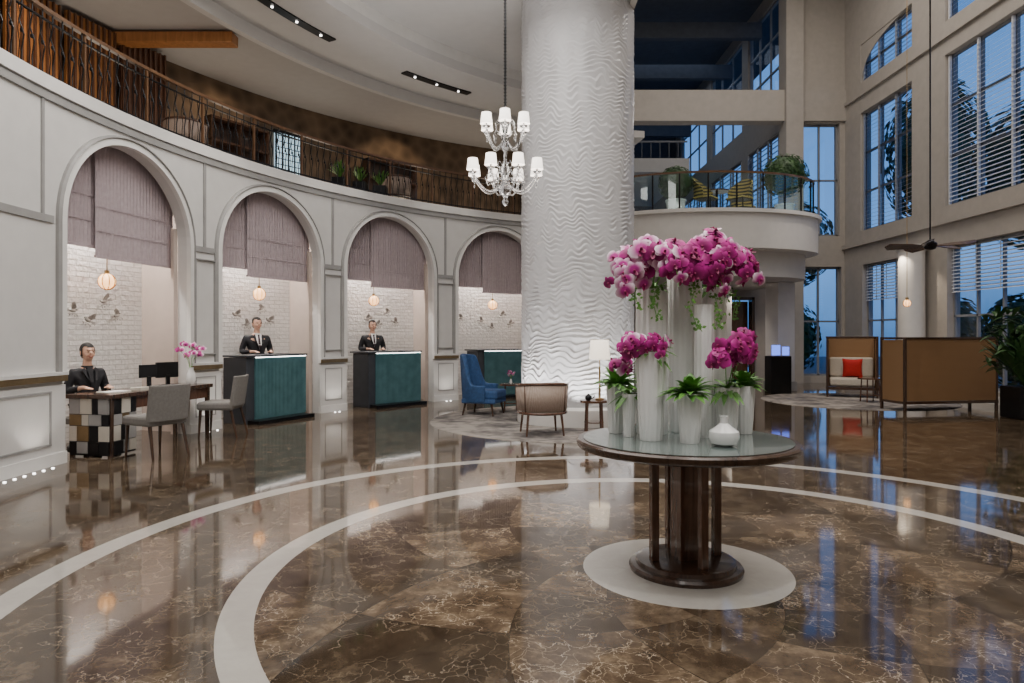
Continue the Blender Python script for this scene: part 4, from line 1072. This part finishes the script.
for k in range(5):
    M().add([(.1,-.03,.0),(.3,-.08,-.02),(.66,-.10,-.03),(.72,0,.01),(.66,.09,.05),(.3,.07,.04),(.1,.03,.02),(.1,-.03,.012),(.3,-.08,-.008),(.66,-.10,-.018),(.72,0,.022),(.66,.09,.062),(.3,.07,.052),(.1,.03,.032)],[(6,5,4,3,2,1,0),(7,8,9,10,11,12,13)]+[(i,(i+1)%7,(i+1)%7+7,i+7) for i in range(7)]).obj('blade',WOODD,e,rz=k*2*pi/5)
pendant((8.1,14.0,2.05),12.25,'small warm glass pendant on long thin cord',.07)
for i,(x,y,z,r) in enumerate(((12,13.9,.9,.9),(12.2,16.3,.9,.95),(12,18.8,1.0,.95),(9.2,23,1.0,1.1),(12,11.6,1.0,.95))):
    e=thing('garden_shrub','dark green garden shrub outside the tall windows','shrub',(x,y,0),group='garden shrubs')
    m=foliage_ball(r,r*1.25,900,.13,i+50,z+.3); m.ell((0,0,z+.3),(r*.8,r*.8,r*1.0),14,10); m.tube([(0,0,0),(0,0,z)],.08,8); m.obj('foliage',GREEND,e)
for i,(x,y,h) in enumerate(((16.5,21.5,9.0),(17.0,27.5,12.0),(13.5,33,8.0))):
    e=thing('garden_tree','tall dark tree outside the tall windows at dusk','tree',(x,y,0),group='garden trees')
    M().tube([(0,0,0),(.1,.1,h*.4),(0,0,h*.7)],[.22,.16,.08],10).obj('trunk',WOODD,e)
    m=foliage_ball(1.9,h*.26,1500,.22,i+70,h*.72); m.ell((0,0,h*.72),(1.3,1.3,h*.19),14,10); m.obj('foliage',GREEND,e)
m=M(); m.add([(10.3,-6,-.02),(30,-6,-.02),(30,45,-.02),(10.3,45,-.02)],[(0,1,2,3)]); m.obj('ground_exterior',mat('exterior_paving',(.10,.11,.12),.7,var=.2),kind='structure')
# ------------------------------------------------------------ lights
def area(loc,size,power,col=(1,.9,.78),rot=(0,0,0),sy=None,name='area_light'):
    l=bpy.data.lights.new(name,'AREA'); l.energy=power;l.color=col;l.size=size
    if sy: l.shape='RECTANGLE';l.size_y=sy
    o=bpy.data.objects.new(name,l);COL.objects.link(o);o.location=loc;o.rotation_euler=rot;return o
def spot(loc,target,power,ang=60,col=(1,.88,.74),r=.05,blend=.6):
    l=bpy.data.lights.new('spot_light','SPOT');l.energy=power;l.color=col;l.spot_size=rad(ang);l.spot_blend=blend;l.shadow_soft_size=r
    o=bpy.data.objects.new('spot_light',l);COL.objects.link(o);o.location=loc
    o.rotation_euler=(Vector(target)-Vector(loc)).to_track_quat('-Z','Y').to_euler();return o
NW=(1,.955,.90)
area((-1.2,6.5,6.35),5,370,NW,sy=6)
area((1.0,1.0,6.3),5,270,NW,sy=4)
area((6,8,11.9),6,520,(1,.91,.81),sy=9)
area((6,15,11.9),4,260,(1,.91,.81),sy=4)
area((-.5,7.6,5.45),3,75,NW,rot=(pi,0,0))  # added floating panel facing up, out of view, to brighten the lobby ceiling
for c in AC:
    area((*pt(10.80,c),3.3),1.5,70,(1,.95,.88),rot=(0,0,rad(c-90)),sy=.25)
for a in(162.5,146.5,130.5,179.5):
    spot((*pt(RW-.3,a),.05),(*pt(RW,a),1.6),8,100,(1,.93,.84),.02)
    spot((*pt(RW-1.1,a),6.34),(*pt(RW,a),2.2),120,46,(1,.92,.82),.04)
for a in(170.5,154.5,138.5): spot((*pt(RW-1.6,a),6.34),(*pt(RW-.7,a),.5),130,40,(1,.86,.70),.04)
for k in range(7):
    a=rad(200+k*22); spot((1.07+1.22*math.cos(a),11.2+1.22*math.sin(a),.06),(1.07+.9*math.cos(a),11.2+.9*math.sin(a),2.8),95,75,(1,.97,.94),.015)
for a in(178,166,154,142,130,118): area((*pt(11.5,a),4.24),1.0,10,(1,.84,.66),rot=(pi,0,0))  # added uplights hidden behind the slab edge to brighten mezzanine ceiling and wall
for a in(170,150,130): spot((*pt(11.2,a),6.3),(*pt(12.4,a),5.0),55,90,(1,.75,.5),.03)
spot((6.0,18.0,2.65),(6.4,18.6,0),80,120,(1,.86,.72),.02)
spot((4.6,16.9,2.65),(4.6,17.5,0),60,120,(1,.86,.72),.02)
area((5,18.5,7.5),2,30,(1,.93,.86)); area((5,27,11.8),5,70,(.65,.78,1))
spot((1.0,2.0,6.2),(1.06,4.2,1.2),300,32,(1,.97,.94),.1)
spot((8.9,15.9,3.35),(9.4,16.05,1.8),45,100,(1,.82,.62),.02)
spot((7.6,11.0,8.0),(8.0,13.0,.5),420,50,(1,.86,.70),.05)
spot((6.6,13.5,8.0),(7.6,15.4,.3),300,45,(1,.86,.70),.05)
# world
w=bpy.data.worlds.new('dusk');S.world=w;w.use_nodes=True;nt=w.node_tree;bg=nt.nodes['Background']
tc=nt.nodes.new('ShaderNodeTexCoord');sp=nt.nodes.new('ShaderNodeSeparateXYZ');nt.links.new(tc.outputs['Generated'],sp.inputs[0])
ns=nt.nodes.new('ShaderNodeTexNoise');ns.inputs['Scale'].default_value=3.5;ns.inputs['Detail'].default_value=5;nt.links.new(tc.outputs['Generated'],ns.inputs['Vector'])
ma=nt.nodes.new('ShaderNodeMath');ma.operation='MULTIPLY_ADD';nt.links.new(ns.outputs['Fac'],ma.inputs[0]);ma.inputs[1].default_value=.35;nt.links.new(sp.outputs[2],ma.inputs[2])
mb_=nt.nodes.new('ShaderNodeMath');mb_.operation='SUBTRACT';nt.links.new(ma.outputs[0],mb_.inputs[0]);mb_.inputs[1].default_value=.17
r=nt.nodes.new('ShaderNodeValToRGB');r.color_ramp.elements[0].position=0.0;r.color_ramp.elements[0].color=(.03,.09,.22,1);r.color_ramp.elements[1].position=.6;r.color_ramp.elements[1].color=(.03,.11,.36,1)
k=r.color_ramp.elements.new(.15);k.color=(.12,.32,.74,1)
nt.links.new(mb_.outputs[0],r.inputs[0]);nt.links.new(r.outputs[0],bg.inputs[0]);bg.inputs[1].default_value=1.45
c=bpy.data.cameras.new('camera');c.lens=24;c.sensor_width=36;c.sensor_fit='HORIZONTAL';c.shift_y=-6.5/1024;c.clip_end=200
o=bpy.data.objects.new('camera',c);COL.objects.link(o);o.location=(0,0,1.4);o.rotation_euler=(pi/2,0,0);S.camera=o
